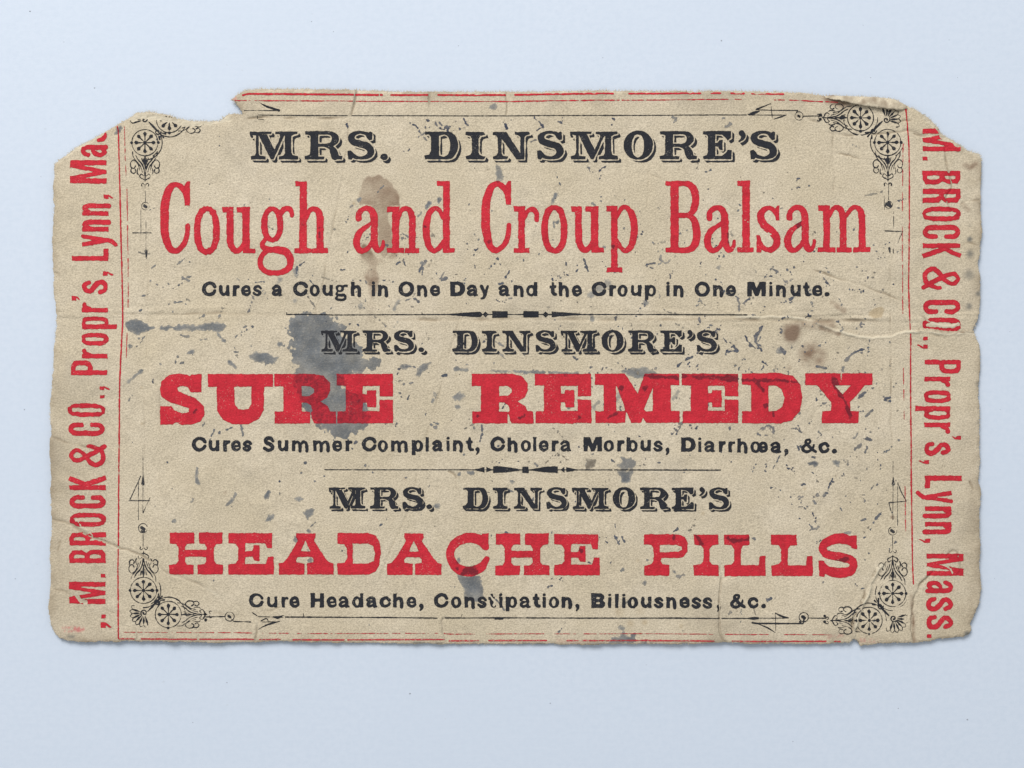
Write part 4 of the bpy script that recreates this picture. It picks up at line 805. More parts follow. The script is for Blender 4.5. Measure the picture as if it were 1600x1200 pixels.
def wheel(C, cx, cy, r, rot=0.0, n=8):
    a = np.linspace(0, 2 * math.pi, 49); S_(C, np.column_stack([cx + r * np.cos(a), cy + r * np.sin(a)]), 1.35, False)
    for k in range(n):
        t = rot + k * 2 * math.pi / n; c, s = math.cos(t), math.sin(t)
        S_(C, [(cx + c * 2.2, cy + s * 2.2), (cx + c * r * 0.5, cy + s * r * 0.5), (cx + c * r * 0.66, cy + s * r * 0.66)], [1.0, 2.2, 5.8], False)
        S_(C, [(cx + c * r * 0.62, cy + s * r * 0.62), (cx + c * r * 0.82, cy + s * r * 0.82)], [4.8, 1.0], False)
    C.ell(cx, cy, 2.6, 2.6)
def spiral(C, cx, cy, r, a0, turns, d, w=1.5, tail=None):
    t = np.linspace(0, 1, 18); a = a0 + d * t * turns * 2 * math.pi; q = r * (1 - 0.75 * t)
    P = np.column_stack([cx + q * np.cos(a), cy + q * np.sin(a)])
    if tail is not None: P = np.vstack([tail, P])
    S_(C, P, np.linspace(w, w * 1.5, len(P)), False); C.ell(P[-1, 0], P[-1, 1], w * 1.05, w * 1.05)
def arc(C, cx, cy, r, a0, a1, w):
    a = np.radians(np.linspace(a0, a1, 24)); S_(C, np.column_stack([cx + r * np.cos(a), cy + r * np.sin(a)]), w, False)
def tail(C, T):
    """leaf and scrolls hanging from a wheel; T maps (across, along) to the card, along measured from the wheel centre"""
    def st(P, w): S_(C, [T(*p) for p in P], w)
    for s in (-1, 1):
        st([(s * 14, 20), (s * 11, 26), (s * 5, 33), (s * 1.5, 42), (s * 0.5, 52)], [1.2, 1.8, 2.0, 1.8, 1.4])
        st([(s * 19, 14), (s * 18, 22), (s * 12, 30), (s * 7, 37), (s * 4, 46)], 1.2)
        st([(s * 8, 43), (s * 11, 33), (s * 17, 27), (s * 22, 31), (s * 21.5, 38), (s * 17, 40), (s * 14.5, 36.5)], [1.1, 1.4, 1.4, 1.5, 1.7, 1.7, 1.9])
        st([(s * 21, 40), (s * 21.5, 45), (s * 17.5, 48), (s * 14, 45), (s * 15, 42)], [1.3, 1.7, 1.5, 1.4, 2.2])
        st([(s * 11, 40), (s * 12, 47), (s * 10, 50)], [1.0, 1.7, 1.0])
        st([(s * 2, 52), (s * 6, 49), (s * 8, 53), (s * 5, 56)], [1.2, 1.3, 1.5, 1.9]); st([(s * 1, 58), (s * 4, 56)], 1.6)
    st([(0, 22), (0, 30), (0, 40)], [2.2, 3.2, 1.2])
    for s in (-1, 1): st([(s * 2.5, 25), (s * 2, 33)], 1.2); st([(s * 5, 24), (s * 3.6, 30)], 1.2)
    st([(0, 52), (0, 60)], 1.6)
    for s in (-1, 1): st([(s * 0.8, 66), (s * 3.2, 63.5), (s * 5.5, 65), (s * 5, 67.5)], [0.9, 1.2, 1.4, 1.7])
def corner(c1, c2, fan, sx, sy, box, label, bad=0.0):
    def draw(C):
        wheel(C, *c1, 20.5, 0.0); wheel(C, *c2, 20.5, 0.0)
        # outer arcs of the wheels, towards the middle of the card
        arc(C, c1[0], c1[1], 27, 90 if sx < 0 else 90, 205 if sx < 0 else -25, 1.6)
        arc(C, c2[0], c2[1], 27, 0 if sy > 0 else 0, (sx < 0) and (75 if sy > 0 else -75) or (75 if sy > 0 else -75), 1.0)
        arc(C, c2[0], c2[1], 27, (20 if sx > 0 else 60) if sy > 0 else (-20 if sx > 0 else -60), (120 if sx > 0 else 170) if sy > 0 else (-120 if sx > 0 else -170), 1.6)
        arc(C, c1[0], c1[1], 24, 20, 60, 0.8)
        C.ell(c1[0] + 21, c1[1], 2.4, 2.4); C.ell(c1[0] - 21, c1[1], 2.4, 2.4); C.ell(c2[0], c2[1] + 21, 2.2, 2.2)
        # leaf pair where the wheels meet
        mx, my = (c1[0] + c2[0]) / 2 + sx * 2, (c1[1] + c2[1]) / 2 + sy * 2
        spiral(C, mx - sx * 1, my - sy * 1, 5, 0, 1.0, 1, 1.8)
        S_(C, [(mx + sx * 3, my + sy * 3), (mx - sx * 9, my - sy * 10), (mx - sx * 15, my - sy * 16)], [2.0, 3.4, 1.2])
        for a in (-0.6, 0.0, 0.6):
            t = math.atan2(sy, sx) + a; S_(C, [(mx + math.cos(t) * 5, my + math.sin(t) * 5), (mx + math.cos(t) * 11, my + math.sin(t) * 11)], [1.0, 3.0], False)
        # fan in the outer angle
        base = math.atan2(-sy, -sx)
        for k in range(-3, 4):
            t = base + k * 0.36; r0, r1 = 6, 18 + (k % 2) * 2
            S_(C, [(fan[0] + math.cos(t) * r0, fan[1] + math.sin(t) * r0), (fan[0] + math.cos(t) * r1 * 0.7, fan[1] + math.sin(t) * r1 * 0.7), (fan[0] + math.cos(t) * r1, fan[1] + math.sin(t) * r1)], [1.0, 3.6, 1.0], False)
            u = t + 0.18; S_(C, [(fan[0] + math.cos(t) * 19, fan[1] + math.sin(t) * 19), (fan[0] + math.cos(u) * 22.5, fan[1] + math.sin(u) * 22.5), (fan[0] + math.cos(t + .36) * 19, fan[1] + math.sin(t + .36) * 19)], 1.2)
        spiral(C, fan[0], fan[1], 5.5, base, 1.1, 1, 1.5)
        tail(C, lambda u, v: (c1[0] + u * 1.02, c1[1] + sy * v)); tail(C, lambda u, v: (c2[0] + sx * v, c2[1] + u * 0.95))
    return shape('corner_ornament', draw, box, 0.5, MBLK, card, 0.28, label, loss=bad)
corner((1387, 222.5), (1344.5, 184), (1385, 187), -1, 1, (1268, 150, 1416, 296), 'black wheel ornament in the top right corner', 0.12)
corner((226.7, 223), (265, 187), (226, 187), 1, 1, (196, 165, 345, 296), 'torn black wheel ornament in the top left corner', 0.15)
corner((225, 922), (263.7, 959.5), (226, 957), 1, -1, (198, 850, 345, 990), 'black wheel ornament in the bottom left corner', 0.15)
corner((1394.5, 927), (1357.5, 969), (1396, 966), -1, -1, (1285, 855, 1424, 992), 'creased black wheel ornament in the bottom right corner', 0.35)

def flourish(name, draw, box, label, mat=None, loss=0.3):
    return shape(name, draw, box, 0.5, mat or MBLK, card, 0.22, label, loss=loss)
def ring(C, x, y, r, w=1.2, dot=2.4):
    a = np.linspace(0, 6.3, 24); S_(C, np.column_stack([x + r * np.cos(a), y + r * np.sin(a)]), w, False); S_(C, [(x - dot * .5, y - dot * .2), (x + dot * .4, y + dot * .4)], dot * 1.5, False)
def d_top(C):
    S_(C, [(404, 180), (460, 180.6), (543, 181)], 1.5, False); S_(C, [(549, 181), (700, 181.2), (850, 180.8), (1000, 180.4), (1166, 180)], 1.5, False)
    S_(C, [(382, 173), (437, 173)], 1.5, False); S_(C, [(405, 160.5), (418, 167), (436, 172.6)], [1.0, 3.2, 4.0]); S_(C, [(402, 160.5), (402.5, 186)], 1.1, False); S_(C, [(404, 187), (412, 187)], 1.2, False)
    S_(C, [(1168, 179.5), (1178, 176.5), (1186, 174)], [1.0, 4.8, 2.0]); S_(C, [(1180, 172), (1246, 173)], 1.6, False); S_(C, [(1182, 171), (1192, 167), (1204, 162)], [3.4, 2.4, 1.0]); S_(C, [(1204, 162), (1206, 180), (1207, 187)], 1.1, False)
    S_(C, [(1170, 180), (1228, 180)], 1.6, False); S_(C, [(1208, 186.5), (1218, 183.5), (1228, 180)], [1.0, 2.2, 1.6]); S_(C, [(1246, 173), (1243, 177)], 1.3, False)
    ring(C, 1248, 181.5, 6.5); S_(C, [(1255, 181.7), (1284, 181.5)], 1.7, False); C.ell(1281.5, 179.5, 2.5, 2.2); C.ell(1281.5, 186.5, 2.3, 2.2)
flourish('border_line', d_top, (376, 152, 1294, 195), 'black line with arrow flourishes along the top', loss=0.22)
def d_bot(C):
    S_(C, [(446, 963.8), (560, 964.5), (683, 965.6)], 2.1, False); S_(C, [(692, 965.4), (900, 965.6), (1124, 965.6)], 2.1, False); S_(C, [(1127, 965.6), (1168, 965.6)], 2.0, False)
    ring(C, 359, 963, 7.2, 1.5, 3.0); S_(C, [(322, 963.4), (352, 963)], 1.9, False); S_(C, [(366, 970.8), (392, 971.4)], 1.9, False); S_(C, [(362, 967), (366, 971)], 1.5, False)
    C.ell(321, 959, 2.3, 2.2); C.ell(322, 968, 2.5, 2.5); S_(C, [(403, 963.2), (430, 963.6), (443, 964.5)], [1.3, 1.5, 1.0], False); S_(C, [(428, 963.5), (434, 964.5), (444, 961)], [2.6, 5.2, 1.0], False)
    S_(C, [(404, 983), (414, 977.5), (427, 973), (437, 970.5)], [1.2, 2.2, 2.8, 1.6]); S_(C, [(408, 970), (416, 966), (419, 969)], 1.6); S_(C, [(410, 971.5), (437, 970.8)], 1.0, False); S_(C, [(395, 957), (402, 962)], 1.2, False); S_(C, [(474, 958), (475, 963)], 1.2, False)
    S_(C, [(1169, 965.6), (1176, 965.6), (1184, 965.3)], [2.2, 5.2, 3.6], False); S_(C, [(1184, 965.3), (1231, 965.4)], 1.5, False); S_(C, [(1211, 957.5), (1221, 962.5), (1232, 965.2)], [1.0, 3.0, 1.4])
    S_(C, [(1175, 972.3), (1182, 973.5), (1254, 974)], [3.0, 3.0, 2.0], False); S_(C, [(1182, 973.5), (1198, 980), (1211, 988)], [1.6, 2.4, 1.5]); S_(C, [(1211, 957), (1211.5, 988)], 1.0, False)
    ring(C, 1255.5, 964, 7.3, 1.5, 3.4); S_(C, [(1249, 971), (1254, 974), (1256, 967)], 2.2); S_(C, [(1262, 965.4), (1290, 965.6)], 2.0, False); C.ell(1288, 962, 2.3, 2.2); C.ell(1288, 971, 2.4, 2.3); S_(C, [(720, 965), (722, 960)], 1.2, False); S_(C, [(774, 967), (785, 967)], 3.0, False)
flourish('border_line', d_bot, (312, 950, 1298, 993), 'black line with arrow flourishes along the bottom', loss=0.3)
def d_left(C):
    S_(C, [(226.5, 289), (227.5, 318)], 0.9, False); ring(C, 227.2, 322, 6.0, 1.0, 3.2); S_(C, [(220, 327), (220, 366)], 0.9, False); S_(C, [(228, 344), (228, 390)], 0.9, False); S_(C, [(207, 363.8), (236, 363.7)], 1.3, False)
    S_(C, [(228, 392), (228.3, 398), (228.4, 404)], [5.0, 3.4, 1.0], False)
def d_left2(C):
    S_(C, [(223.5, 700), (223.6, 744)], 0.8, False); S_(C, [(223.8, 742), (223.4, 756)], [1.0, 5.5], False); S_(C, [(220, 744), (203, 781.5)], 1.6, False); S_(C, [(202, 782), (234, 782)], 1.9, False)
    S_(C, [(216.5, 750), (216.5, 812)], 1.0, False); S_(C, [(223.6, 755), (223.6, 801)], 1.0, False); S_(C, [(234.5, 778), (224, 801)], 1.3, False); ring(C, 223.8, 825, 7.2, 1.2, 3.6); S_(C, [(224, 833), (224, 855)], 0.8, False); C.ell(224, 829, 3.6, 2.6)
flourish('border_line', d_left, (198, 285, 242, 410), 'thin worn black flourish at the upper left', MBLKTHIN, 0.3)
flourish('border_line', d_left2, (198, 695, 242, 860), 'thin worn black flourish at the lower left', MBLKTHIN, 0.3)
def d_right(C):
    S_(C, [(1388, 286), (1388, 312)], 0.9, False); ring(C, 1388.3, 320, 5.6, 1.0, 3.8); C.ell(1388.3, 318, 3.4, 3.8); S_(C, [(1381.5, 306), (1381.5, 328)], 0.8, False); S_(C, [(1395.6, 330), (1395.7, 358)], 0.9, False)
    S_(C, [(1382, 361), (1410, 361.8)], 1.6, False); S_(C, [(1410, 361.8), (1406, 370), (1402, 380)], [1.4, 1.1, 0.8]); S_(C, [(1389, 388), (1390, 395)], [3.6, 1.6], False); S_(C, [(1395, 389), (1395.5, 396)], 1.0, False)
def d_right2(C):
    S_(C, [(1395, 720), (1395, 752)], 0.9, False); S_(C, [(1395.4, 745), (1395.4, 756)], [1.0, 6.0], False); S_(C, [(1395.2, 754), (1395.2, 812)], 1.1, False); S_(C, [(1402.5, 754), (1402.5, 822)], 1.1, False)
    S_(C, [(1402.5, 754), (1408, 768), (1415.5, 782)], [1.0, 1.8, 1.6]); S_(C, [(1416, 783), (1389, 785.5)], 1.6, False); S_(C, [(1389, 785.5), (1391, 794), (1394, 802)], [1.6, 1.8, 1.0]); ring(C, 1394.6, 829.5, 6.4, 1.1, 3.4); S_(C, [(1394.5, 837), (1394.5, 860)], 0.8, False)
flourish('border_line', d_right, (1376, 283, 1422, 400), 'thin worn black flourish at the upper right', MBLKTHIN, 0.25)
flourish('border_line', d_right2, (1376, 715, 1422, 864), 'thin worn black flourish at the lower right', MBLKTHIN, 0.25)
def d_div1(C):
    y = 491.5; S_(C, [(447.5, y - 0.2), (505, y), (520, y + .8), (700, y)], 1.7, False); S_(C, [(700, y), (725, y), (749, y)], [1.7, 5.5, 8.6], False); C.poly([(722, y - 2.6), (748.6, y - 4.3), (748.6, y + 4.5), (722, y + 2.8)])
    S_(C, [(749, y), (770, y)], 1.6, False); C.poly([(758.7 - 4.6, y), (758.7, y - 4.8), (758.7 + 4.6, y), (758.7, y + 4.8)]); C.poly([(769.2, y - 5.2), (793.2, y - 5.0), (793.4, y + 5.0), (769, y + 5.2)]); S_(C, [(793, y), (818, y)], 1.5, False)
    C.poly([(817.6, y - 5.4), (841.6, y - 5.2), (841.8, y + 4.6), (817.6, y + 4.8)]); S_(C, [(841, y), (863, y)], 1.6, False); C.poly([(852.5 - 5, y), (852.5, y - 4.8), (852.5 + 5, y), (852.5, y + 4.8)]); C.poly([(862, y - 4.6), (882, y - 3.4), (912, y - .8), (912, y + .8), (882, y + 2.6), (862, y + 4.2)])
    S_(C, [(910, y), (1000, y - .1), (1100, y + .2), (1166.5, y + .6)], 1.8, False); S_(C, [(448, y - 3), (448, y)], 1.3, False); S_(C, [(659.5, y - 3), (660, y)], 1.2, False)
flourish('divider_rule', d_div1, (440, 480, 1174, 503), 'upper black divider of blocks and diamonds', loss=0.12)
def d_div2(C):
    y = 734.0; S_(C, [(507.5, y - .2), (640, y), (745, y)], 1.6, False); C.poly([(742, y - .8), (757.2, y - 4.6), (757.2, y + 4.2), (742, y + .8)]); C.poly([(760, y - 4.8), (768, y - .8), (768, y + .8), (760, y + 3.6)]); S_(C, [(757, y), (772, y)], 1.4, False)
    C.poly([(770.6, y - 5.4), (776, y - 6), (792, y - 4.6), (815, y - .8), (815, y + .8), (792, y + 4), (770.6, y + 5)]); C.poly([(816, y - 5.2), (826, y - 5.2), (826, y + 5), (816, y + 5)]); S_(C, [(812, y), (830, y)], 1.6, False)
    C.poly([(827.5, y - .8), (850, y - 4.6), (866, y - 5.6), (871.4, y - 5.2), (871.4, y + 5), (850, y + 4), (827.5, y + .8)]); S_(C, [(870, y), (888, y)], 1.6, False); C.poly([(875, y), (881.8, y - 4.8), (882, y + 4.4)]); C.poly([(884.5, y - 4.2), (901, y - .8), (901, y + .8), (884.5, y + 3.8)])
    S_(C, [(898, y), (956, y)], 1.7, False); S_(C, [(960, y), (1060, y + .3), (1125.5, y + .4)], 1.9, False)
flourish('divider_rule', d_div2, (500, 722, 1132, 746), 'lower black divider of wedges and a square', loss=0.1)

# ------------------------------------------------------------------ transferred ink: blots and specks
LBL = {'big': 'large grey ink blot behind the words on the left', 'left': 'long grey ink streak near the left rule', 'oval': 'oval grey ink spot left of the large blot', 'smear': 'thin grey smear along the top of the red slab line',
       'mid': 'small grey ink spot right of the large blot', 'low': 'square grey ink patch under the lowest red line', 'right': 'two-lobed grey ink spot on the lower divider', 'square': 'small brown-grey spot above the lower divider',
       'edge': 'grey ink stain at the bottom edge', 'pale': 'pale grey ink spot', 'small': 'small slate grey ink spot'}
bi = 0
for k, (shs, tone, thin) in BLOTS.items():
    for sh in ([shs] if k in ('big', 'edge', 'smear') else [[s] for s in shs]):
        allp = np.vstack([np.asarray(s[1], float) for s in sh]); box = (math.floor(allp[:, 0].min() - 12), math.floor(allp[:, 1].min() - 12), math.ceil(allp[:, 0].max() + 12), math.ceil(allp[:, 1].max() + 12))
        h = 1.0 if k == 'big' else 0.75; bi += 1
        C = Canvas(*box, h); X, Y = np.meshgrid(C.xs, C.ys); F = blotfield(sh, X, Y, 2.4 if k == 'big' else 1.1)
        if k == 'big': F = F + np.where(F > -8, 1.5 * np.clip(samp(N2, X + 70, Y), -2, 2), 0)
        thin_v = (lambda X, Y, t=thin: np.clip(t + 0.08 * samp(N3, X, Y), 0.02, 0.7))
        o = ink('ink_blot', finish(F, X, Y, 0.3, 1.0, 0), box, h, MBLOT, card, 0.15 + 0.012 * (bi % 7), {'tone': (lambda X, Y, t=tone: np.clip(t + 0.05 * samp(N4, X, Y), 0, 1)), 'thin': thin_v, 'soft': 0.35 if k == 'big' else 0.8})
        if o: o['label'] = LBL[k]

# fine flecks: broken strokes of script set off from another sheet, densest over the right half
r2 = np.random.default_rng(21)
C = Canvas(196, 165, 1425, 1004, 0.6)
TONE = np.zeros(C.F.shape, np.float32)
def fleck(P, R, tone):
    P = np.asarray(P, float); R = np.asarray(R, float); w = C.win(P, R.max() + 3)
    if w is None: return
    v = sdstroke(w[2], w[3], P, R); s = (w[0], w[1]); m = v > C.F[s]
    C.F[s] = np.maximum(C.F[s], v); TONE[s] = np.where(m & (v > -1.5), tone, TONE[s])
def chain(x, y, a, n, step, r, tone, curl=0.25, skip=0.3):
    for _ in range(n):
        if r2.random() > skip:
            q = r * (0.5 + 0.9 * r2.random()); b = a + r2.normal(0, 0.5); l = step * (0.2 + 0.8 * r2.random())
            jx, jy = r2.normal(0, 0.9, 2)
            fleck([(x + jx, y + jy), (x + jx + math.cos(b) * l * .5, y + jy + math.sin(b) * l * .5), (x + jx + math.cos(b + .4) * l, y + jy + math.sin(b + .4) * l)], [q * .7, q, q * .5], tone)
        x += math.cos(a) * step; y += math.sin(a) * step; a += r2.normal(0, curl)
# the strokes that can be told apart
def K(ox, oy, s, items, tone):
    for it in items:
        *p, r = it; P = Z4(ox, oy, s, p); Q = catmull(np.array(P), 4) if len(P) > 2 else np.array(P)
        Q = Q + r2.normal(0, 0.35, Q.shape); fleck(Q, np.clip(r * (0.62 + 0.45 * r2.random(len(Q))), .45, 9), tone)
K(655,180,10,[((250,110),(290,170),(340,215),(400,225),1.7),((270,105),(320,125),(360,155),1.2),((410,190),(450,205),(450,230),2.8),((460,180),(540,180),1.5),((700,80),(740,140),(770,155),1.5),((640,205),2.2),((690,200),(770,205),1.4),((1310,100),(1340,150),(1370,205),2.0),((1330,90),(1440,70),1.2),((70,60),(150,95),1.6),((80,195),(140,205),1.7),((110,50),(90,110),1.4),((150,200),(165,240),1.4)],0.06)
K(530,180,10,[((1110,130),(1190,170),(1250,240),(1300,320),(1370,400),1.5),((1240,340),(1330,290),1.6),((120,150),(125,175),1.8)],0.1)
K(760,180,10,[((750,50),(800,95),(850,140),(880,185),1.9),((870,195),(770,245),1.2),((1120,100),(1180,105),(1190,40),1.9),((700,405),(770,385),1.7)],0.08)
K(880,180,10,[((390,820),(420,880),(460,890),1.5),((545,900),(590,840),(670,800),1.4),((590,945),1.5),((565,995),1.4),((770,45),(790,85),1.4),((765,150),1.2),((625,95),1.1)],0.1)
K(1000,180,10,[((510,30),(550,60),(520,120),1.5),((1290,60),(1350,40),2.0),((1350,190),(1420,145),2.3),((1010,890),(1070,870),2.1),((1100,855),1.4),((1240,905),1.2)],0.3)
K(820,400,4,[((870,570),(890,530),1.4),((900,545),(915,515),1.4),((945,700),(985,660),(1050,628),1.8),((1140,450),(1110,470),1.4),((1480,440),(1450,490),(1440,530),2.0),((1430,500),(1450,545),(1475,560),1.8),((1470,510),(1450,545),1.6),((1240,515),(1260,540),1.6),((1280,540),(1320,580),(1330,595),2.2),((1260,595),(1310,590),1.6),((1370,490),(1400,540),(1440,575),1.7),((1400,560),(1470,580),1.5),((960,1050),(990,1035),(920,1115),1.6),((975,1060),(945,1115),1.2),((1480,1080),(1510,1060),(1540,1070),(1555,1115),2.2),((1030,1055),(1050,1075),(1075,1075),1.6),((1320,255),(1340,300),(1335,345),1.7),((1350,300),(1400,270),1.5),((850,20),(850,0),1.4),((845,20),(880,45),(910,25),1.6),((755,55),(810,45),1.6),((760,65),(800,75),1.4),((370,20),(385,70),(395,95),1.5),((310,105),(330,85),1.3),((415,692),2.6),((300,625),(320,650),1.8),((1280,1075),(1280,1090),1.6),((1270,1000),1.0),((1500,1120),(1560,1115),1.4)],0.16)
K(1180,400,4,[((0,500),(40,450),2.0),((0,540),(40,590),1.6),((80,1070),(100,1090),(110,1110),1.6),((20,1090),(60,1070),1.6),((560,650),(600,615),2.2),((610,605),(680,580),2.2),((630,595),(670,605),1.6),((810,890),(840,885),2.4),((825,905),(845,910),1.6),((880,800),(860,820),1.6),((885,758),1.8),((895,1155),2.6),((640,890),(680,850),2.0),((660,880),(700,835),1.4),((30,720),(50,690),1.8),((45,660),(75,685),1.2),((160,580),(180,600),3.4),((290,560),2.4),((200,90),2.2),((240,72),2.2),((110,38),1.8),((300,33),2.2),((60,130),(105,125),1.8),((70,115),(60,130),1.5),((100,80),(150,110),(185,165),1.0),((135,95),(125,125),1.0),((405,100),(430,145),1.4),((440,155),(465,185),1.2),((300,395),(330,370),1.6),((345,375),1.8),((655,430),(665,415),1.6),((380,690),(440,700),2.0),((455,690),2.0),((275,985),(245,1010),1.4),((250,1075),(290,1105),1.0),((235,1080),1.4),((400,1130),(425,1110),1.3),((690,1140),(725,1150),2.6),((620,1140),(640,1110),1.8),((650,1190),(660,1180),2.0),((690,1080),(720,1100),1.6),((690,1000),(730,965),1.4),((670,965),1.6),((215,275),(230,265),1.8)],0.16)
K(820,720,4,[((570,480),(590,520),1.4),((600,475),(620,505),1.4),((580,510),(610,470),1.2),((470,478),(515,510),0.9),((930,440),(955,425),1.4),((955,720),(1000,715),1.8),((965,730),(990,705),1.4),((240,1025),(255,1010),1.6),((205,1080),(230,1050),1.2),((545,0),(570,15),2.0),((130,795),(160,780),1.4),((165,780),1.6),((540,625),(530,650),1.0),((1415,480),(1440,490),2.2),((1520,870),(1540,858),2.2),((1550,165),2.2),((1535,130),1.4),((400,635),(420,640),1.8),((765,620),1.4),((740,650),1.4)],0.2)
K(1180,720,4,[((270,240),(300,225),2.0),((280,260),(290,245),2.0),((360,250),(375,268),1.6),((470,150),(440,215),1.0),((425,220),2.2),((440,200),(485,130),0.8),((520,70),(500,60),0.8),((340,400),(360,425),1.8),((345,435),(400,410),1.4),((280,360),2.0),((295,375),1.4),((380,355),1.3),((540,95),1.4),((550,80),(560,95),1.1),((665,375),(690,365),1.8),((740,385),(770,345),2.0),((750,370),(790,320),1.6),((730,415),(720,430),1.4),((715,185),(740,155),1.4),((745,165),(765,150),1.2),((765,265),1.6),((660,800),(685,795),1.4),((670,490),(690,475),1.4),((685,620),1.6),((560,455),(590,450),2.6),((425,755),2.2),((1000,430),(1030,440),1.8),((1050,540),(1070,530),1.4),((60,60),(70,30),1.4),((370,85),(385,90),1.0),((340,10),(385,15),0.8)],0.22)
K(440,400,4,[((90,110),(100,70),1.8),((110,60),(155,30),1.2),((175,150),(200,175),1.0),((180,115),(195,125),0.8),((860,100),(880,60),(900,30),1.6),((880,120),(895,35),1.0),((990,140),(1020,100),2.4),((1000,155),(1030,140),2.2),((970,110),2.2),((720,50),(740,40),2.2),((530,160),(550,180),1.6),((640,155),2.6),((490,150),(510,170),1.0),((760,10),(775,60),1.0),((1350,15),(1370,60),1.3),((1310,65),1.6),((1330,45),1.6),((1400,130),(1430,90),1.4),((1435,155),2.4),((1360,180),(1385,170),1.6),((780,280),(820,268),(855,285),1.6),((1340,540),(1390,560),1.7),((1370,610),(1390,640),1.8),((1490,580),(1530,640),0.9),((1005,750),(1030,740),1.8),((1150,1160),(1250,1140),1.0),((1255,1060),(1255,1110),1.8),((1250,1110),(1240,1160),1.2),((1200,1075),2.2),((845,1075),2.2),((960,1070),2.6),((790,890),(800,870),1.6),((765,800),1.8),((740,830),1.4),((800,800),(820,790),1.0),((780,690),(830,695),1.2),((1060,1025),2.4)],0.22)
K(60,400,4,[((900,130),(940,155),2.0),((890,150),(955,125),1.4),((850,190),(900,165),0.9),((810,175),1.8),((700,75),(740,50),1.3),((850,65),(910,15),0.7),((945,35),1.8),((810,300),2.2),((850,290),(900,285),1.0),((920,300),1.6),((840,345),1.2),((1230,505),(1270,475),1.8),((1280,445),(1300,440),1.2),((1340,440),1.6),((940,590),(965,615),1.8),((870,630),1.8),((860,690),(860,650),0.6),((880,680),(920,650),0.6),((990,395),(1035,370),1.0),((1130,375),1.6),((890,495),(940,505),1.2),((1010,525),(1050,515),0.9),((1240,600),(1225,570),1.0),((1220,600),(1260,600),1.0),((625,345),(640,335),1.0),((650,250),(690,240),1.3),((700,155),1.4),((550,920),(590,870),0.9),((590,870),1.3),((590,1165),1.6),((1060,1170),(1100,1090),0.8),((1130,1100),1.8),((1175,1085),(1210,1070),0.9),((1010,1100),(1040,1040),0.7),((440,990),1.8),((440,1085),1.6),((1240,140),(1255,150),1.4),((1310,145),1.4),((1360,165),(1410,160),1.0),((640,530),(700,475),0.7),((620,560),(660,520),0.6)],0.3)
K(440,720,4,[((145,15),2.4),((260,95),2.0),((208,130),1.8),((185,178),2.0),((110,260),1.0),((600,415),(630,395),1.2),((180,410),(215,385),1.0),((520,30),(530,20),1.4),((545,35),1.3),((400,40),1.0),((380,562),1.0),((1410,450),2.6),((1315,468),1.6),((1470,485),1.4),((1360,10),1.4),((1580,15),(1600,30),2.0),((1420,180),(1450,195),1.4)],0.25)
K(1160,660,8,[((240,95),(300,45),(350,55),(385,110),2.0),((375,150),(375,180),0.8),((190,125),(215,165),1.4),((640,75),(670,70),1.6),((690,40),(735,130),0.8),((610,75),1.0),((920,195),(1010,145),1.3),((1400,330),(1480,270),1.8),((1440,320),(1480,300),1.6),((1530,370),(1550,320),2.8),((1500,200),(1590,230),1.6),((1380,190),(1400,180),1.8),((1345,420),1.3),((1370,375),1.3),((870,435),(930,425),1.8),((280,530),(310,520),1.2),((270,610),(310,600),1.2),((345,745),1.4),((360,810),(400,820),1.8),((690,300),(700,340),2.0),((720,300),2.0),((870,630),(930,660),0.9),((1270,650),1.6),((1210,690),(1270,695),0.9),((1130,700),(1010,930),0.8),((1010,930),2.0),((880,950),(910,1010),1.3),((730,780),(770,770),1.4),((690,935),(720,920),2.0),((720,1000),(740,985),2.2),((770,950),1.6),((640,905),1.0),((1475,730),1.4),((1550,580),1.8)],0.2)
# the finer scatter between them
def dens(x, y):
    d = 0.10 + 0.55 * math.exp(-((x - 1180) / 260) ** 2 - ((y - 470) / 120) ** 2) + 0.5 * math.exp(-((x - 1330) / 80) ** 2 - ((y - 700) / 150) ** 2) + 0.35 * math.exp(-((x - 640) / 150) ** 2 - ((y - 430) / 70) ** 2) \
        + 0.3 * math.exp(-((x - 640) / 60) ** 2 - ((y - 620) / 60) ** 2) + 0.45 * math.exp(-((x - 1010) / 150) ** 2 - ((y - 600) / 80) ** 2) + 0.3 * math.exp(-((x - 980) / 200) ** 2 - ((y - 370) / 60) ** 2)
    if y < 290: d *= 0.35
    if y > 860: d *= 0.25
    if x < 560 and y > 690: d *= 0.4
    return d
cnt = 0
while cnt < 420:
    x = r2.uniform(210, 1405); y = r2.uniform(195, 985)
    if r2.random() > dens(x, y): continue
    cnt += 1; a = r2.choice([-0.85, 0.9, -1.2, 2.2]) + r2.normal(0, 0.35); tone = float(np.clip(r2.choice([0.08, 0.2, 0.35, 0.5, 0.85], p=[.34, .28, .2, .06, .12]), 0, 1))
    chain(x, y, a, int(r2.integers(2, 11)), 1.8 + 2.0 * r2.random(), 0.55 + 0.8 * r2.random() ** 3, tone)
for _ in range(900):
    x = r2.uniform(205, 1410); y = r2.uniform(195, 985)
    if r2.random() < dens(x, y) + 0.12: fleck([(x, y), (x + r2.normal(0, .8), y + r2.normal(0, .6))], np.array([.5, .4]) + 0.35 * r2.random(), float(r2.choice([.2, .5, .9])))
for _ in range(130):
    x = r2.uniform(215, 1400); y = r2.uniform(200, 980)
    if r2.random() < dens(x, y) + 0.1:
        a = r2.normal(0.75, 0.5) if r2.random() < .6 else r2.normal(-0.9, 0.4); l = r2.uniform(8, 30)
        fleck(catmull(np.array([(x, y), (x + math.cos(a) * l * .5 + r2.normal(0, 1), y + math.sin(a) * l * .5 + r2.normal(0, 1)), (x + math.cos(a) * l, y + math.sin(a) * l)]), 4), np.full(9, 0.55), float(r2.choice([.3, .8, 1.0])))
X, Y = np.meshgrid(C.xs, C.ys)
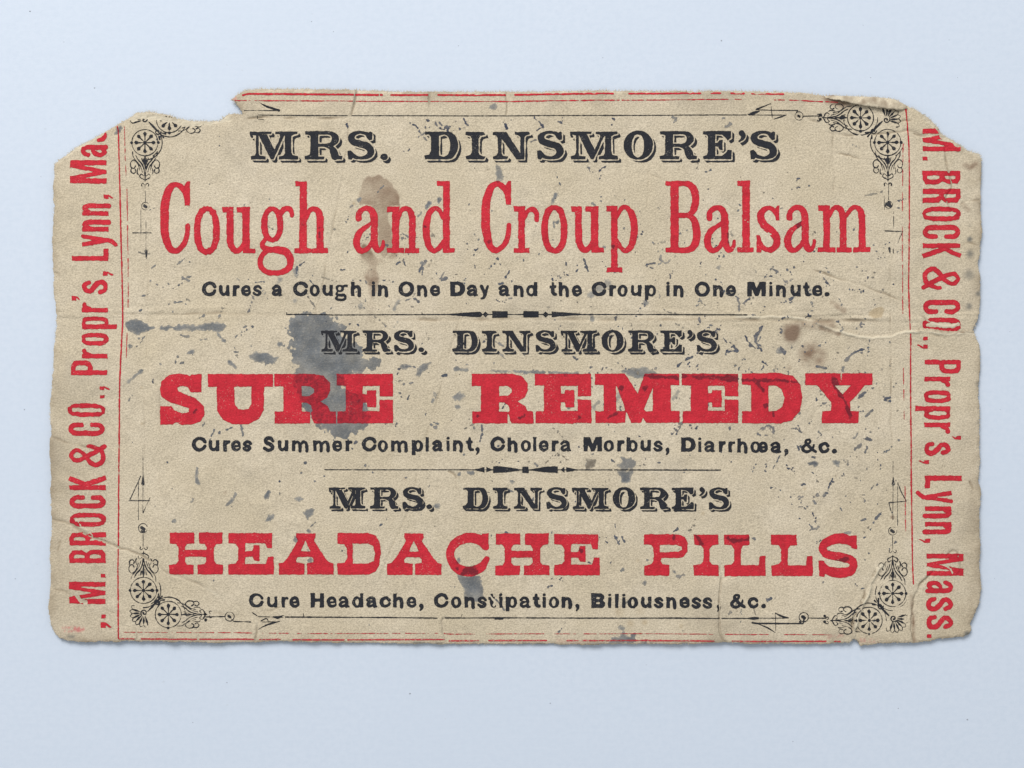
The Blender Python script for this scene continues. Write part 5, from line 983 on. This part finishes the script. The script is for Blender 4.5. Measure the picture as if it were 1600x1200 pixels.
box = (196, 165, 1425, 1004)
TN = lambda X, Y: samp(TONE, (X - 196) / 0.6, (Y - 165) / 0.6)
sp = ink('ink_specks', finish(C.F + np.where(C.F > -6, 0.75 * samp(N1, X + 200, Y + 50) + 0.35 * samp(N2, X + 90, Y) - 0.28, 0), X, Y, 0.2, 2.0, 0), box, 0.6, MBLOT, card, 0.26, {'tone': TN, 'thin': lambda X, Y: np.clip(0.09 + 0.14 * samp(N3, X, Y) + 0.12 * TN(X, Y), 0.0, 0.6)})
sp['kind'] = 'stuff'; sp['label'] = 'scattered navy and grey flecks of transferred ink'

# ------------------------------------------------------------------ frayed fibres along the torn edges, dust on the table
r3 = np.random.default_rng(5)
def fibres():
    P = np.array(OUT, float); co = []; fc = []; gr = []
    seg = np.roll(P, -1, 0) - P; ln = np.hypot(*seg.T); tot = ln.sum()
    for _ in range(int(tot * 2.2)):
        k = r3.choice(len(P), p=ln / tot); t = r3.random(); p = P[k] + seg[k] * t
        nx, ny = seg[k][1] / ln[k], -seg[k][0] / ln[k]                       # outward for this winding
        torn = p[1] < 260 or r3.random() < 0.55
        if not torn: continue
        l = (1.2 + 3.2 * r3.random() ** 2) * (1.25 if p[1] < 260 else 0.8)
        a = math.atan2(ny, nx) + r3.normal(0, 0.75); b = a + r3.normal(0, 0.6)
        p = p - np.array([nx, ny]) * (0.8 + 0.8 * r3.random())
        q = p + np.array([math.cos(a), math.sin(a)]) * l * .6; e = q + np.array([math.cos(b), math.sin(b)]) * l * .5
        z0 = max(0.5, float(gsamp(H, p[0], p[1])) - 0.3 - 0.8 * r3.random()); w = 0.22 + 0.22 * r3.random()
        z = [z0, max(0.35, z0 - 0.5 * r3.random()), max(0.3, z0 - 1.2 * r3.random())]; i0 = len(co)
        for (x, y), zz, ww in zip((p, q, e), z, (w, w * .9, w * .4)):
            vx, vy = -math.sin(a) * ww, math.cos(a) * ww
            co.append((*W2(x + vx, y + vy), zz * U)); co.append((*W2(x - vx, y - vy), zz * U)); co.append((*W2(x, y), (zz + ww) * U))
        for j in (0, 3):
            for m in range(3): fc.append((i0 + j + m, i0 + j + (m + 1) % 3, i0 + j + 3 + (m + 1) % 3, i0 + j + 3 + m))
        gr += [float(np.clip(r3.normal(0.05, 0.12), 0, .5))] * 9
    me = bpy.data.meshes.new('torn_fibres'); me.from_pydata(co, [], fc)
    for nm, v in (('grime_shade', gr), ('exposed_lit', [0.6] * len(co))):
        at = me.attributes.new(nm, 'FLOAT', 'POINT'); at.data.foreach_set('value', np.array(v, np.float32))
    me.materials.append(MP); me.validate()
    o = link(bpy.data.objects.new('torn_fibres', me), card); o['kind'] = 'stuff'; o['label'] = 'fuzz of pale paper fibres along the torn edges'
fibres()

def dust():
    co, fc = [], []
    spots = [(45,16),(146,136),(62,275),(98,64),(520,48),(1030,250),(1128,62),(1350,38),(1362,120),(1405,1108),(1565,640),(1556,905),(1240,1160),(640,1085),(300,1130),(36,640),(22,905),(1498,120),(860,1100),(1010,1040)]
    for x, y in spots + [tuple(r3.uniform((10, 10), (1590, 1190))) for _ in range(22)]:
        if float(sdpoly(np.array([[x]]), np.array([[y]]), np.array(OUT, float))[0, 0]) > -8: continue
        q = 0.45 + 0.7 * r3.random() ** 2; n = 6; i0 = len(co); a0 = r3.random() * 6
        for zz, rr in ((0.05, 1.0), (0.6, 0.7)):
            for j in range(n):
                a = a0 + j * 2 * math.pi / n; r = q * rr * (0.6 + 0.8 * r3.random()); co.append((*W2(x + 1.5 * r * math.cos(a), y + r * math.sin(a)), zz * q * U))
        for j in range(n): fc.append((i0 + j, i0 + (j + 1) % n, i0 + n + (j + 1) % n, i0 + n + j))
        fc.append(tuple(i0 + n + j for j in range(n)))
    me = bpy.data.meshes.new('dust_specks'); me.from_pydata(co, [], fc)
    M = Mat('grey_dust'); me.materials.append(M.done((0.36, 0.38, 0.42), 0.9)); me.validate()
    o = link(bpy.data.objects.new('dust_specks', me)); o['kind'] = 'stuff'; o['category'] = 'dust'; o['label'] = 'tiny grey dust specks scattered on the pale surface round the card'
dust()
